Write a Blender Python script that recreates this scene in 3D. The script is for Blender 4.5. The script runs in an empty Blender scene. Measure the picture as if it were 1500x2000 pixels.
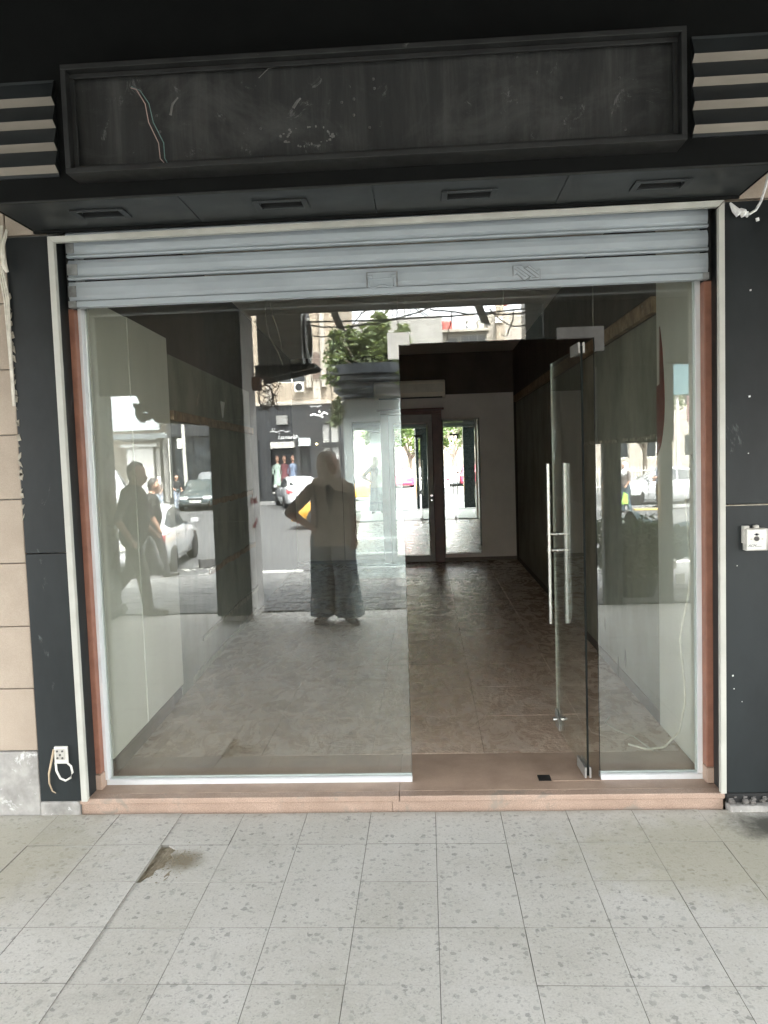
import bpy, bmesh, math, random
from math import sin, cos, pi, radians, sqrt
from mathutils import Vector, Matrix, noise as mnoise

random.seed(7)
SC = bpy.context.scene
COL = SC.collection

# ------------------------------------------------------------------ camera
PITCH, ROLL, YAW = 0.0676221, -0.0333042, -0.0550078
CAMP = Vector((0.0015, -3.5416, 1.6473))
cd = bpy.data.cameras.new('camera'); cam = bpy.data.objects.new('camera', cd); COL.objects.link(cam)
fw = Vector((sin(YAW)*cos(PITCH), cos(YAW)*cos(PITCH), -sin(PITCH)))
rt = Vector((cos(YAW), -sin(YAW), 0)); up = rt.cross(fw)
r2 = rt*cos(ROLL)+up*sin(ROLL); u2 = -rt*sin(ROLL)+up*cos(ROLL)
mw = Matrix((r2, u2, -fw)).transposed().to_4x4(); mw.translation = CAMP
cam.matrix_world = mw
cd.sensor_fit = 'VERTICAL'; cd.sensor_height = 36.0; cd.lens = 1520.0/2000.0*36.0
cd.clip_start = 0.02; cd.clip_end = 900
SC.camera = cam

# ------------------------------------------------------------------ sky, sun, exposure
SUN_EL, SUN_AZ = radians(62), radians(25)      # azimuth from +y towards +x
w = bpy.data.worlds.new('World'); SC.world = w; w.use_nodes = True
nt = w.node_tree; nt.nodes.clear()
o_ = nt.nodes.new('ShaderNodeOutputWorld'); bg = nt.nodes.new('ShaderNodeBackground')
sky = nt.nodes.new('ShaderNodeTexSky'); sky.sky_type = 'NISHITA'; sky.sun_disc = False
sky.sun_elevation = SUN_EL; sky.sun_rotation = SUN_AZ; sky.dust_density = 4.0; sky.air_density = 1.0
hs = nt.nodes.new('ShaderNodeHueSaturation'); hs.inputs['Saturation'].default_value = 0.12
bg.inputs['Strength'].default_value = 0.15
nt.links.new(sky.outputs[0], hs.inputs['Color']); nt.links.new(hs.outputs[0], bg.inputs['Color'])
nt.links.new(bg.outputs[0], o_.inputs['Surface'])
sl = bpy.data.lights.new('sun', 'SUN'); sl.energy = 1.3; sl.angle = radians(18); sl.color = (1.0, 0.955, 0.88)
so = bpy.data.objects.new('sun', sl); COL.objects.link(so)
sd = Vector((sin(SUN_AZ)*cos(SUN_EL), cos(SUN_AZ)*cos(SUN_EL), sin(SUN_EL)))
so.rotation_euler = sd.to_track_quat('Z', 'Y').to_euler()
so.location = (3, 3, 30)
SC.view_settings.view_transform = 'Standard'; SC.view_settings.look = 'None'
SC.view_settings.exposure = 4.5; SC.view_settings.gamma = 1.0
SC.view_settings.use_curve_mapping = False
cy = SC.cycles
cy.use_denoising = True; cy.use_adaptive_sampling = False
try: cy.denoiser = 'OPENIMAGEDENOISE'
except Exception: pass
cy.max_bounces = 14; cy.diffuse_bounces = 7; cy.glossy_bounces = 7; cy.transmission_bounces = 8
cy.transparent_max_bounces = 32; cy.caustics_reflective = True; cy.caustics_refractive = False
cy.sample_clamp_indirect = 12.0; cy.blur_glossy = 0.3

# ------------------------------------------------------------------ materials
MATS = {}
def _new(name):
    m = bpy.data.materials.new(name); m.use_nodes = True
    t = m.node_tree; p = t.nodes['Principled BSDF']
    MATS[name] = m
    return m, t, p
def N(t, kind, **kw):
    n = t.nodes.new('ShaderNode'+kind)
    for k, v in kw.items():
        if k in n.inputs.keys(): n.inputs[k].default_value = v
        else: setattr(n, k, v)
    return n
def L(t, a, b): t.links.new(a, b)
def c4(c): return (c[0], c[1], c[2], 1.0)
def pos(t, sc=(1, 1, 1)):
    g = N(t, 'NewGeometry'); mp = N(t, 'Mapping'); mp.inputs['Scale'].default_value = sc
    L(t, g.outputs['Position'], mp.inputs['Vector']); return mp.outputs[0]
def ramp(t, src, stops):
    r = N(t, 'ValToRGB'); e = r.color_ramp.elements
    while len(e) < len(stops): e.new(0.5)
    for i, (p_, c) in enumerate(stops):
        e[i].position = p_; e[i].color = c4(c) if len(c) == 3 else c
    L(t, src, r.inputs['Fac']); return r.outputs['Color']
def math_(t, op, a, b=None, clamp=False):
    n = N(t, 'Math', operation=op, use_clamp=clamp)
    for i, v in enumerate((a, b)):
        if v is None: continue
        if isinstance(v, (int, float)): n.inputs[i].default_value = v
        else: L(t, v, n.inputs[i])
    return n.outputs[0]
def mix(t, f, a, b, blend='MIX'):
    n = N(t, 'MixRGB', blend_type=blend)
    for i, v in zip(('Fac', 'Color1', 'Color2'), (f, a, b)):
        if isinstance(v, (int, float)): n.inputs[i].default_value = v
        elif isinstance(v, (tuple, list)): n.inputs[i].default_value = c4(v)
        else: L(t, v, n.inputs[i])
    return n.outputs[0]
def noise(t, scale, detail=6, rough=.6, sc=(1, 1, 1), dist=0.0, out='Fac'):
    n = N(t, 'TexNoise', Scale=scale, Detail=detail, Roughness=rough, Distortion=dist)
    L(t, pos(t, sc), n.inputs['Vector']); return n.outputs[out]
def bump(t, p, h, strength=.3, dist=.01):
    b = N(t, 'Bump', Strength=strength, Distance=dist); L(t, h, b.inputs['Height']); L(t, b.outputs[0], p.inputs['Normal'])

def M(name, c1, c2=None, scale=5., rough=.6, rv=.12, metal=0., spec=.5, bmp=0., bs=60., sc=(1, 1, 1), marks=None, mscale=18., mth=.68, fine=0., coat=0.):
    if name in MATS: return MATS[name]
    m, t, p = _new(name)
    c2 = c2 or tuple(x*.72 for x in c1)
    f = noise(t, scale, 8, .62, sc)
    col = ramp(t, f, [(.32, c2), (.62, c1)])
    if fine:
        col = mix(t, fine, col, ramp(t, noise(t, 240, 2, .5), [(.3, (.25, .25, .25)), (.7, (1, 1, 1))]), 'MULTIPLY')
    if marks:
        mk = ramp(t, noise(t, mscale, 9, .72, sc, .6), [(mth, (0, 0, 0)), (mth+.07, (1, 1, 1))])
        col = mix(t, mk, col, marks)
    L(t, col, p.inputs['Base Color'])
    rr = math_(t, 'ADD', math_(t, 'MULTIPLY', noise(t, scale*2.3, 5), rv*2), rough-rv)
    L(t, rr, p.inputs['Roughness'])
    p.inputs['Metallic'].default_value = metal
    p.inputs['Specular IOR Level'].default_value = spec
    if coat: p.inputs['Coat Weight'].default_value = coat; p.inputs['Coat Roughness'].default_value = .06
    if bmp: bump(t, p, noise(t, bs, 6, .65), bmp, .006 if bs > 15 else .04)
    return m

def glass_mat(name, f0, tint, dust, dustcol=(.55, .56, .5)):
    m, t, p = _new(name); t.nodes.remove(p)
    out = t.nodes['Material Output']
    g = N(t, 'NewGeometry')
    vm = N(t, 'VectorMath', operation='DOT_PRODUCT'); L(t, g.outputs['Incoming'], vm.inputs[0]); L(t, g.outputs['Normal'], vm.inputs[1])
    c = math_(t, 'ABSOLUTE', vm.outputs['Value'])
    s = math_(t, 'POWER', math_(t, 'SUBTRACT', 1.0, c, True), 5.0)
    fr = math_(t, 'ADD', math_(t, 'MULTIPLY', s, 1-f0), f0)
    tr = N(t, 'BsdfTransparent'); tr.inputs['Color'].default_value = c4(tint)
    gl = N(t, 'BsdfGlossy', Roughness=0.0); gl.inputs['Color'].default_value = (1, 1, 1, 1)
    ms = N(t, 'MixShader'); L(t, fr, ms.inputs[0]); L(t, tr.outputs[0], ms.inputs[1]); L(t, gl.outputs[0], ms.inputs[2])
    df = N(t, 'BsdfDiffuse'); df.inputs['Color'].default_value = c4(dustcol)
    dm = ramp(t, noise(t, 2.2, 9, .7, (1.6, 1, .55)), [(.3, (dust*.5,)*3), (.75, (dust*1.5,)*3)])
    m2 = N(t, 'MixShader'); L(t, dm, m2.inputs[0]); L(t, ms.outputs[0], m2.inputs[1]); L(t, df.outputs[0], m2.inputs[2])
    L(t, m2.outputs[0], out.inputs['Surface'])
    return m
GLASS = glass_mat('shop_glass', .095, (.95, .975, .955), .013)
GEDGE = M('glass_edge', (.006, .008, .007), (.004, .005, .0045), rough=.6, spec=.1); SKYFIT = M('sky_bright_fitting', (.72, .71, .66), (.62, .61, .57), 20, rough=.4)  # pale fitting colour has the reflected sky painted into it
WINGL = M('dark_window_glass', (.03, .036, .04), (.015, .018, .02), 2, rough=.08, rv=.03)
CARGL = M('car_window_glass', (.035, .042, .045), (.02, .025, .027), 2, rough=.05, rv=.02)
m, t, p = _new('mirror'); p.inputs['Base Color'].default_value = (.86, .89, .87, 1); p.inputs['Metallic'].default_value = 1; p.inputs['Roughness'].default_value = 0.0
MIRROR = m

# terrazzo floor tiles
m, t, p = _new('terrazzo')
base = ramp(t, noise(t, 1.7, 8, .6), [(.3, (.455, .447, .40)), (.65, (.565, .558, .52))])
base = mix(t, .35, base, ramp(t, noise(t, 130, 4, .6), [(.35, (.62, .62, .6)), (.6, (1, 1, 1))]), 'MULTIPLY')
def chips(scale, thr, size, seed):
    v = N(t, 'TexVoronoi', Scale=scale, Randomness=1.0); mp = N(t, 'Mapping'); mp.inputs['Location'].default_value = (seed, seed*.7, 0)
    g = N(t, 'NewGeometry')
    nn = N(t, 'TexNoise', Scale=scale*1.3, Detail=3.0); L(t, g.outputs['Position'], nn.inputs['Vector'])
    va = N(t, 'VectorMath', operation='MULTIPLY_ADD'); va.inputs[1].default_value = (.034,)*3
    L(t, nn.outputs['Color'], va.inputs[0]); L(t, g.outputs['Position'], va.inputs[2]); L(t, va.outputs[0], mp.inputs['Vector'])
    L(t, mp.outputs[0], v.inputs['Vector'])
    sx = N(t, 'SeparateColor'); L(t, v.outputs['Color'], sx.inputs[0])
    rnd = math_(t, 'GREATER_THAN', sx.outputs[0], thr)
    near = ramp(t, v.outputs['Distance'], [(size*.85, (1, 1, 1)), (size, (0, 0, 0))])
    return math_(t, 'MULTIPLY', rnd, near), sx.outputs[1]
a, ra = chips(38, .74, .42, 1.3); b, rb = chips(75, .60, .44, 7.7); cc, rc = chips(44, .66, .46, 3.1)
col = mix(t, math_(t, 'MULTIPLY', cc, .45), base, (.52, .52, .485))
col = mix(t, math_(t, 'MULTIPLY', b, .45), col, ramp(t, rb, [(0, (.20, .205, .185)), (1, (.36, .365, .33))]))
col = mix(t, math_(t, 'MULTIPLY', a, .52), col, ramp(t, ra, [(0, (.11, .115, .108)), (.45, (.24, .245, .225)), (1, (.34, .345, .315))]))
# yellowish grime towards the wall ends, and a dark spill by the right corner
gx = N(t, 'NewGeometry'); sx = N(t, 'SeparateXYZ'); L(t, gx.outputs['Position'], sx.inputs[0])
def spot(cx, cy_, rx, ry):
    dx = math_(t, 'DIVIDE', math_(t, 'SUBTRACT', sx.outputs[0], cx), rx); dy = math_(t, 'DIVIDE', math_(t, 'SUBTRACT', sx.outputs[1], cy_), ry)
    d = math_(t, 'SQRT', math_(t, 'ADD', math_(t, 'MULTIPLY', dx, dx), math_(t, 'MULTIPLY', dy, dy)))
    return math_(t, 'ADD', d, math_(t, 'MULTIPLY', math_(t, 'SUBTRACT', noise(t, 9, 6, .7), .5), 1.2))
col = mix(t, ramp(t, spot(1.15, -.40, .75, .42), [(.5, (.5,)*3), (1.1, (0, 0, 0))]), col, (.34, .32, .215))
col = mix(t, ramp(t, spot(-1.95, -.4, .6, .55), [(.5, (.5,)*3), (1.1, (0, 0, 0))]), col, (.33, .31, .215))
col = mix(t, ramp(t, spot(1.48, -.17, .26, .17), [(.35, (.9,)*3), (.95, (0, 0, 0))]), col, (.05, .05, .042))
col = mix(t, ramp(t, spot(-1.07, -.44, .13, .11), [(.25, (.9,)*3), (1.0, (0, 0, 0))]), col, (.19, .165, .11))
col = mix(t, ramp(t, noise(t, 3.1, 9, .75, (1, .6, 1), 1.0), [(.60, (0, 0, 0)), (.74, (.5,)*3)]), col, (.24, .235, .21))
col = mix(t, ramp(t, sx.outputs[1], [(.0, (0, 0, 0)), (.0001, (0, 0, 0))]), col, col)
edge = math_(t, 'MULTIPLY', ramp(t, math_(t, 'ADD', sx.outputs[1], math_(t, 'MULTIPLY', noise(t, 14, 6), .12)), [(.0, (0, 0, 0)), (.06, (1, 1, 1))]), .5)
col = mix(t, edge, col, (.22, .19, .145))
oi = N(t, 'ObjectInfo'); col = mix(t, 1.0, col, ramp(t, oi.outputs['Random'], [(0, (.955, .952, .94)), (1, (1, 1, 1))]), 'MULTIPLY')
L(t, col, p.inputs['Base Color'])
L(t, math_(t, 'ADD', math_(t, 'MULTIPLY', noise(t, 6, 6), .3), .38), p.inputs['Roughness'])
p.inputs['Specular IOR Level'].default_value = .35
bump(t, p, noise(t, 160, 4), .12, .002)
TERRAZZO = m

# dirty, patchily wet shop floor
m, t, p = _new('shop_floor_tile')
n1 = noise(t, 2.2, 9, .66, (1, 1.0, 1), .5); n2 = noise(t, 7.5, 9, .72, (1, .55, 1), 1.2)
col = ramp(t, n1, [(.3, (.40, .29, .215)), (.5, (.52, .39, .30)), (.7, (.60, .465, .37))])
col = mix(t, ramp(t, n2, [(.50, (0, 0, 0)), (.62, (.75,)*3)]), col, (.60, .51, .44))
col = mix(t, ramp(t, noise(t, 5.2, 8, .7, (1, .7, 1), 2.0), [(.60, (0, 0, 0)), (.70, (.7,)*3)]), col, (.20, .15, .115))
L(t, col, p.inputs['Base Color'])
L(t, ramp(t, n2, [(.38, (.13,)*3), (.65, (.46,)*3)]), p.inputs['Roughness'])
bump(t, p, mix(t, .5, noise(t, 9, 7, .65, (.6, 1.5, 1), 1.0), noise(t, 40, 5)), .75, .013)
SHOPFLOOR = m

# old black sign back panel: streaks, chalky scuffs
m, t, p = _new('scuffed_black_panel')
st = noise(t, 13, 8, .75, (1, 1, .07), .3); bl = noise(t, 2.6, 9, .72, (1, 1, 1.5), .8)
col = ramp(t, st, [(.30, (.008, .0085, .008)), (.5, (.02, .021, .0195)), (.72, (.050, .050, .046))])
col = mix(t, ramp(t, bl, [(.48, (0, 0, 0)), (.72, (.7,)*3)]), col, (.066, .067, .062))
col = mix(t, ramp(t, noise(t, 5.5, 10, .8, (1, 1, .8), 2.0), [(.60, (0, 0, 0)), (.66, (.7,)*3), (.70, (0, 0, 0))]), col, (.16, .16, .15))
col = mix(t, ramp(t, noise(t, 30, 10, .8, (1, 1, .5), 1.5), [(.68, (0, 0, 0)), (.76, (.7,)*3)]), col, (.19, .19, .18))
L(t, col, p.inputs['Base Color']); p.inputs['Roughness'].default_value = .62
bump(t, p, noise(t, 12, 7, .6), .15, .01)
SIGNBACK = m

FASCIA = M('black_fascia', (.0042, .0048, .0044), (.0028, .0032, .003), 4, rough=.75, spec=.15, marks=(.03, .03, .03), mth=.78)
SIGNFRAME = M('sign_frame_metal', (.016, .017, .016), (.006, .006, .006), 9, rough=.55, marks=(.15, .15, .14), mscale=18, mth=.66, sc=(1, 1, .8))
SOFFIT = M('soffit_board', (.026, .030, .030), (.016, .0185, .0185), 3, rough=.45, rv=.08)
CLAD = M('black_cladding', (.0185, .0235, .0245), (.0042, .0052, .0055), 1.3, rough=.42, rv=.16, spec=.28, marks=(.095, .11, .11), mscale=7, mth=.645, sc=(1, 1, .45), bmp=.08, bs=30)
CREAM = M('cream_aluminium', (.48, .48, .43), (.40, .40, .355), 6, rough=.4, rv=.06, marks=(.33, .31, .26), mscale=30, mth=.74)
SHUT = M('shutter_paint', (.34, .38, .40), (.285, .32, .335), 6, rough=.42, rv=.08, marks=(.19, .20, .195), mscale=20, mth=.69, sc=(.5, 1, 1.6))
SHUTD = M('shutter_grime_and_shadow', (.27, .28, .27), (.12, .12, .115), 14, rough=.6)  # grime on the slat ends, also used for painted shadow outlines
RUBBLE = M('dark_rubble', (.17, .16, .145), (.08, .076, .07), 20, rough=.9)
RUST = M('red_brown_paint', (.27, .12, .075), (.19, .08, .05), 9, rough=.5, marks=(.36, .2, .13), mscale=40, mth=.7)
ALU = M('silver_aluminium', (.70, .72, .72), (.62, .64, .64), 5, rough=.35, metal=.25, marks=(.42, .40, .37), mscale=16, mth=.76)
CLAMP = M('clamp_metal', (.36, .35, .325), (.28, .275, .255), 20, rough=.45, metal=.6)
STEEL = M('brushed_steel', (.66, .66, .63), (.54, .54, .52), 30, rough=.24, rv=.08, metal=1.0, sc=(1, 1, .1))
SATIN = M('satin_patch_fitting', (.085, .083, .078), (.06, .058, .054), 20, rough=.55, spec=.35, metal=0, marks=(.25, .24, .22), mscale=50, mth=.72)  # colour kept dark to carry the dim reflection on the right fitting
BLACK = M('black_paint', (.012, .013, .013), (.007, .007, .007), 6, rough=.5)
RUBBER = M('black_rubber', (.018, .018, .018), rough=.75)
GRANITE = M('pink_granite', (.50, .365, .28), (.36, .255, .19), 3, rough=.45, fine=.6, marks=(.27, .225, .18), mscale=6, mth=.57)
SILL = M('sill_granite_dusty', (.46, .335, .25), (.33, .235, .175), 5, rough=.5, fine=.3, marks=(.15, .12, .10), mscale=12, mth=.66)
STONE = M('beige_limestone', (.42, .35, .275), (.345, .283, .22), 2.5, rough=.8, bmp=.25, bs=25, marks=(.33, .27, .21), mscale=9, mth=.68, fine=.2)
PLINTH = M('rough_concrete', (.36, .35, .325), (.19, .185, .17), 7, rough=.85, bmp=.5, bs=20, marks=(.56, .56, .54), mscale=11, mth=.58)
CONC = M('grey_render', (.66, .64, .60), (.50, .48, .45), 4, rough=.85, bmp=.35, bs=18, marks=(.24, .2, .16), mscale=10, mth=.66, fine=.2)
WHITEWALL = M('dusty_white_panel', (.66, .64, .56), (.57, .55, .48), 2.2, rough=.5, rv=.1, marks=(.42, .40, .34), mscale=14, mth=.74, sc=(1, 1, .45))
WHITEP2 = M('pale_panel', (.66, .64, .57), (.56, .54, .48), 2.2, rough=.5, sc=(1, 1, .4))
BACKPAN = M('back_wall_panel', (.66, .595, .54), (.56, .50, .455), 1.8, rough=.55, marks=(.26, .23, .2), mscale=9, mth=.72)
DARKWALL = M('dark_brown_wall', (.085, .063, .05), (.05, .037, .029), 3, rough=.75, marks=(.14, .12, .1), mscale=10, mth=.70, sc=(1, 1, .6))
OLIVEWALL = M('stripped_olive_wall', (.28, .27, .215), (.16, .155, .12), 3, rough=.8, marks=(.27, .255, .215), mscale=8, mth=.66, sc=(1, 1, .6), bmp=.3, bs=20)
CEIL = M('shop_ceiling_paint', (.68, .63, .57), (.58, .53, .475), 2, rough=.8)
WOODB = M('rough_batten', (.34, .235, .145), (.17, .11, .066), 12, rough=.85, bmp=.5, bs=50, marks=(.40, .36, .29), mscale=20, mth=.6)
PLASTER = M('plaster_remnant', (.40, .37, .30), (.2, .18, .14), 25, rough=.9, bmp=.6, bs=60)
SKIRT = M('brown_skirting', (.13, .095, .068), (.08, .058, .042), 6, rough=.5)
DOORFR = M('mahogany_paint', (.115, .034, .022), (.07, .022, .015), 7, rough=.42)
DOORLEAF = M('door_leaf_grey', (.36, .345, .32), (.28, .265, .245), 6, rough=.5)
PLWHITE = M('white_plastic', (.70, .69, .63), (.58, .57, .51), 14, rough=.45, marks=(.4, .37, .3), mscale=45, mth=.7)
PLGREY = M('old_grey_plastic', (.52, .51, .46), (.36, .35, .31), 14, rough=.5)
CABLE = M('cream_cable', (.62, .59, .50), (.45, .42, .35), 30, rough=.5)
PUTTY = M('white_putty', (.74, .74, .72), (.55, .55, .53), 40, rough=.8, bmp=.5, bs=90)
COPR = M('red_wire', (.42, .31, .27), rough=.5); GREENW = M('green_wire', (.13, .22, .20), rough=.5)
BEIGEST = M('louvre_beige', (.235, .21, .172), (.18, .16, .13), 7, rough=.6, sc=(.4, 1, 1))
LOUVD = M('louvre_dark', (.025, .029, .030), (.016, .0185, .019), 6, rough=.5, sc=(.4, 1, 1))
DIRT = M('loose_dirt', (.27, .235, .165), (.16, .135, .09), 30, rough=.95, bmp=.8, bs=90)
ASPH = M('asphalt', (.082, .085, .084), (.06, .062, .061), 1.2, rough=.75, fine=.35, marks=(.09, .09, .09), mscale=2.2, mth=.66)
PAVER = M('grey_paver', (.165, .168, .165), (.115, .118, .115), 5, rough=.8, fine=.25, marks=(.09, .088, .085), mscale=6, mth=.68)
KERBW = M('kerb_white', (.50, .50, .47), (.36, .36, .34), 10, rough=.8); KERBB = M('kerb_black', (.07, .07, .07), rough=.8); KERBY = M('kerb_yellow', (.50, .36, .09), (.36, .26, .08), 9, rough=.8)
TEALG = M('teal_granite', (.026, .04, .042), (.015, .023, .025), 4, rough=.28, fine=.3, marks=(.15, .17, .17), mscale=26, mth=.72)
SHAFT = M('pale_teal_shaft', (.40, .46, .46), (.33, .38, .38), 3, rough=.4, fine=.12)
BOWL = M('planter_bowl_dark', (.03, .036, .042), (.017, .02, .024), 6, rough=.32)
WHITEP = M('white_car_paint', (.46, .47, .475), (.43, .44, .445), 1, rough=.25, rv=.02, coat=.7)
DKGREEN = M('dark_green_car_paint', (.045, .065, .066), (.035, .05, .052), 2, rough=.3, rv=.04, coat=.6)
GREYCAR = M('grey_car_paint', (.20, .215, .22), (.16, .17, .175), 2, rough=.3, rv=.04, coat=.6)
YELLOW = M('taxi_yellow', (.58, .29, .02), (.5, .25, .018), 2, rough=.3, rv=.04, coat=.6)
REDCAR = M('crimson_car_paint', (.48, .03, .075), (.4, .025, .06), 2, rough=.3, rv=.04, coat=.6)
CHROME = M('chrome', (.7, .7, .7), (.62, .62, .62), 8, rough=.15, metal=1.0)
TAILR = M('tail_lamp_red', (.42, .02, .03), (.3, .015, .02), 8, rough=.15, coat=.6)
LAMPC = M('headlamp_lens', (.55, .57, .56), (.4, .42, .41), 12, rough=.12, coat=.6)
SKIN = M('skin', (.40, .235, .165), (.32, .185, .13), 14, rough=.55)
BUILDA = M('warm_stone_facade', (.36, .305, .235), (.27, .228, .175), 1.0, rough=.85, marks=(.33, .28, .22), mscale=3, mth=.68, sc=(1, 1, .35), fine=.15)
BUILDB = M('grey_render_facade', (.30, .295, .275), (.25, .245, .226), .5, rough=.85, marks=(.36, .35, .32), mscale=2, mth=.68, sc=(1, 1, .3))
BUILDC = M('pale_facade', (.38, .35, .30), (.30, .272, .23), .7, rough=.85, marks=(.34, .31, .26), mscale=2, mth=.68, sc=(1, 1, .3))
SHOPBLK = M('black_shopfront', (.022, .024, .026), (.014, .015, .016), 3, rough=.35)
SIGNWH = M('white_sign_face', (.40, .44, .45), (.35, .39, .40), 2, rough=.4)
ROLLW = M('white_rolling_shutter', (.36, .36, .345), (.29, .29, .275), 3, rough=.5)
TEALLOGO = M('sign_teal', (.03, .40, .26), (.03, .36, .24), 6, rough=.5)
BARK = M('bark', (.17, .14, .11), (.09, .072, .056), 9, rough=.9, bmp=.6, bs=30)
def leafmat(name, c1, c2):
    m, t, p = _new(name)
    L(t, ramp(t, noise(t, 3.5, 5, .6), [(.35, c2), (.65, c1)]), p.inputs['Base Color']); p.inputs['Roughness'].default_value = .5
    tr = N(t, 'BsdfTranslucent'); tr.inputs['Color'].default_value = c4((c1[0]*1.5, c1[1]*1.5, c1[2]))
    ms = N(t, 'MixShader'); ms.inputs[0].default_value = .35
    L(t, p.outputs[0], ms.inputs[1]); L(t, tr.outputs[0], ms.inputs[2]); L(t, ms.outputs[0], t.nodes['Material Output'].inputs['Surface'])
    return m
LEAF1 = leafmat('fresh_leaf', (.075, .115, .025), (.042, .07, .017))
LEAF2 = leafmat('grey_green_leaf', (.125, .16, .072), (.07, .098, .042))
LEAF3 = leafmat('dark_bush_leaf', (.028, .045, .024), (.015, .026, .014))

# ------------------------------------------------------------------ mesh helpers
WORG = {}
class B:
    def __init__(s): s.v = []; s.f = []; s.m = []
    def add(s, vs, fs, m=0):
        k = len(s.v); s.v += [Vector(q) for q in vs]; s.f += [[i+k for i in f] for f in fs]; s.m += [m]*len(fs)
        return s
    def box(s, x0, x1, y0, y1, z0, z1, m=0):
        v = [(x, y, z) for z in (z0, z1) for y in (y0, y1) for x in (x0, x1)]
        return s.add(v, [(0, 2, 3, 1), (4, 5, 7, 6), (0, 1, 5, 4), (2, 6, 7, 3), (0, 4, 6, 2), (1, 3, 7, 5)], m)
    def obox(s, c, ax, ay, az, m=0):
        c, ax, ay, az = map(Vector, (c, ax, ay, az))
        v = [c+ax*i+ay*j+az*k for k in (-1, 1) for j in (-1, 1) for i in (-1, 1)]
        return s.add(v, [(0, 2, 3, 1), (4, 5, 7, 6), (0, 1, 5, 4), (2, 6, 7, 3), (0, 4, 6, 2), (1, 3, 7, 5)], m)
    def prism(s, poly, axis, d0, d1, m=0):
        """poly: 2-D outline (the two other axes in order), extruded along axis"""
        n = len(poly); vs = []
        for d in (d0, d1):
            for a, b in poly:
                q = [a, b]; q.insert(axis, d); vs.append(q)
        fs = [[(i+1) % n, i, i+n, (i+1) % n+n] for i in range(n)] + [list(range(n)), list(range(2*n-1, n-1, -1))]
        return s.add(vs, fs, m)
    def tube(s, pts, r, n=8, m=0, cap=True):
        pts = [Vector(q) for q in pts]; rs = r if isinstance(r, (list, tuple)) else [r]*len(pts)
        k = len(s.v); ref = Vector((.31, .17, .93))
        for i, q in enumerate(pts):
            d = (pts[min(i+1, len(pts)-1)]-pts[max(i-1, 0)])
            d = d.normalized() if d.length > 1e-9 else Vector((0, 0, 1))
            a = d.cross(ref); a = a if a.length > .05 else d.cross(Vector((1, 0, 0))); a.normalize(); b = d.cross(a)
            for j in range(n):
                th = 2*pi*j/n; s.v.append(q+a*cos(th)*rs[i]+b*sin(th)*rs[i])
        for i in range(len(pts)-1):
            for j in range(n):
                s.f.append([k+i*n+j, k+i*n+(j+1) % n, k+(i+1)*n+(j+1) % n, k+(i+1)*n+j]); s.m.append(m)
        if cap:
            s.f.append([k+j for j in range(n)][::-1]); s.m.append(m)
            e = k+(len(pts)-1)*n; s.f.append([e+j for j in range(n)]); s.m.append(m)
        return s
    def lathe(s, prof, c, n=24, axis=2, m=0, a0=0, a1=2*pi):
        k = len(s.v); c = Vector(c); full = abs(a1-a0-2*pi) < 1e-6; nn = n if full else n+1
        for r, h in prof:
            for j in range(nn):
                th = a0+(a1-a0)*j/n; q = [r*cos(th), r*sin(th)]; q.insert(axis, h); s.v.append(c+Vector(q))
        for i in range(len(prof)-1):
            for j in range(n):
                s.f.append([k+i*nn+j, k+i*nn+(j+1) % nn, k+(i+1)*nn+(j+1) % nn, k+(i+1)*nn+j]); s.m.append(m)
        for i in (0, len(prof)-1):
            if prof[i][0] > 1e-4: s.f.append([k+i*nn+j for j in range(nn)]); s.m.append(m)
        return s
    def ball(s, c, r, m=0, seg=10):
        r = r if isinstance(r, (tuple, list)) else (r, r, r); c = Vector(c); k = len(s.v); rn = seg//2
        for i in range(rn+1):
            ph = pi*i/rn
            for j in range(seg):
                th = 2*pi*j/seg; s.v.append(c+Vector((r[0]*sin(ph)*cos(th), r[1]*sin(ph)*sin(th), r[2]*cos(ph))))
        for i in range(rn):
            for j in range(seg):
                s.f.append([k+i*seg+j, k+(i+1)*seg+j, k+(i+1)*seg+(j+1) % seg, k+i*seg+(j+1) % seg]); s.m.append(m)
        return s
    def xf(s, mat, k0=0):
        for i in range(k0, len(s.v)): s.v[i] = mat @ s.v[i]
        return s
    def mesh(s, name, mats):
        me = bpy.data.meshes.new(name); me.from_pydata([tuple(q) for q in s.v], [], s.f)
        for mm in (mats if isinstance(mats, (list, tuple)) else [mats]): me.materials.append(mm)
        if any(s.m): me.polygons.foreach_set('material_index', s.m)
        bm = bmesh.new(); bm.from_mesh(me); bmesh.ops.remove_doubles(bm, verts=bm.verts, dist=1e-6)
        bmesh.ops.recalc_face_normals(bm, faces=bm.faces); bm.to_mesh(me); bm.free()
        return me
    def build(s, name, mats, parent=None, local=False, bevel=0, smooth=False, seg=2):
        return link(name, s.mesh(name, mats), parent, local, bevel, smooth, seg)
def link(name, me, parent=None, local=False, bevel=0, smooth=False, seg=2):
    o = bpy.data.objects.new(name, me); COL.objects.link(o)
    if smooth:
        me.polygons.foreach_set('use_smooth', [True]*len(me.polygons))
        try: me.set_sharp_from_angle(angle=radians(50))
        except Exception: pass
    if parent:
        o.parent = parent
        if local: WORG[o] = WORG[parent]
        else: o.location = -WORG[parent]; WORG[o] = Vector((0, 0, 0))
    else: WORG[o] = Vector((0, 0, 0))
    if bevel:
        b = o.modifiers.new('bevel', 'BEVEL'); b.width = bevel; b.segments = seg; b.limit_method = 'ANGLE'; b.angle_limit = radians(35)
    return o
def tag(o, label=None, cat=None, group=None, kind=None):
    for k, v in (('label', label), ('category', cat), ('group', group), ('kind', kind)):
        if v: o[k] = v
    return o
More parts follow.
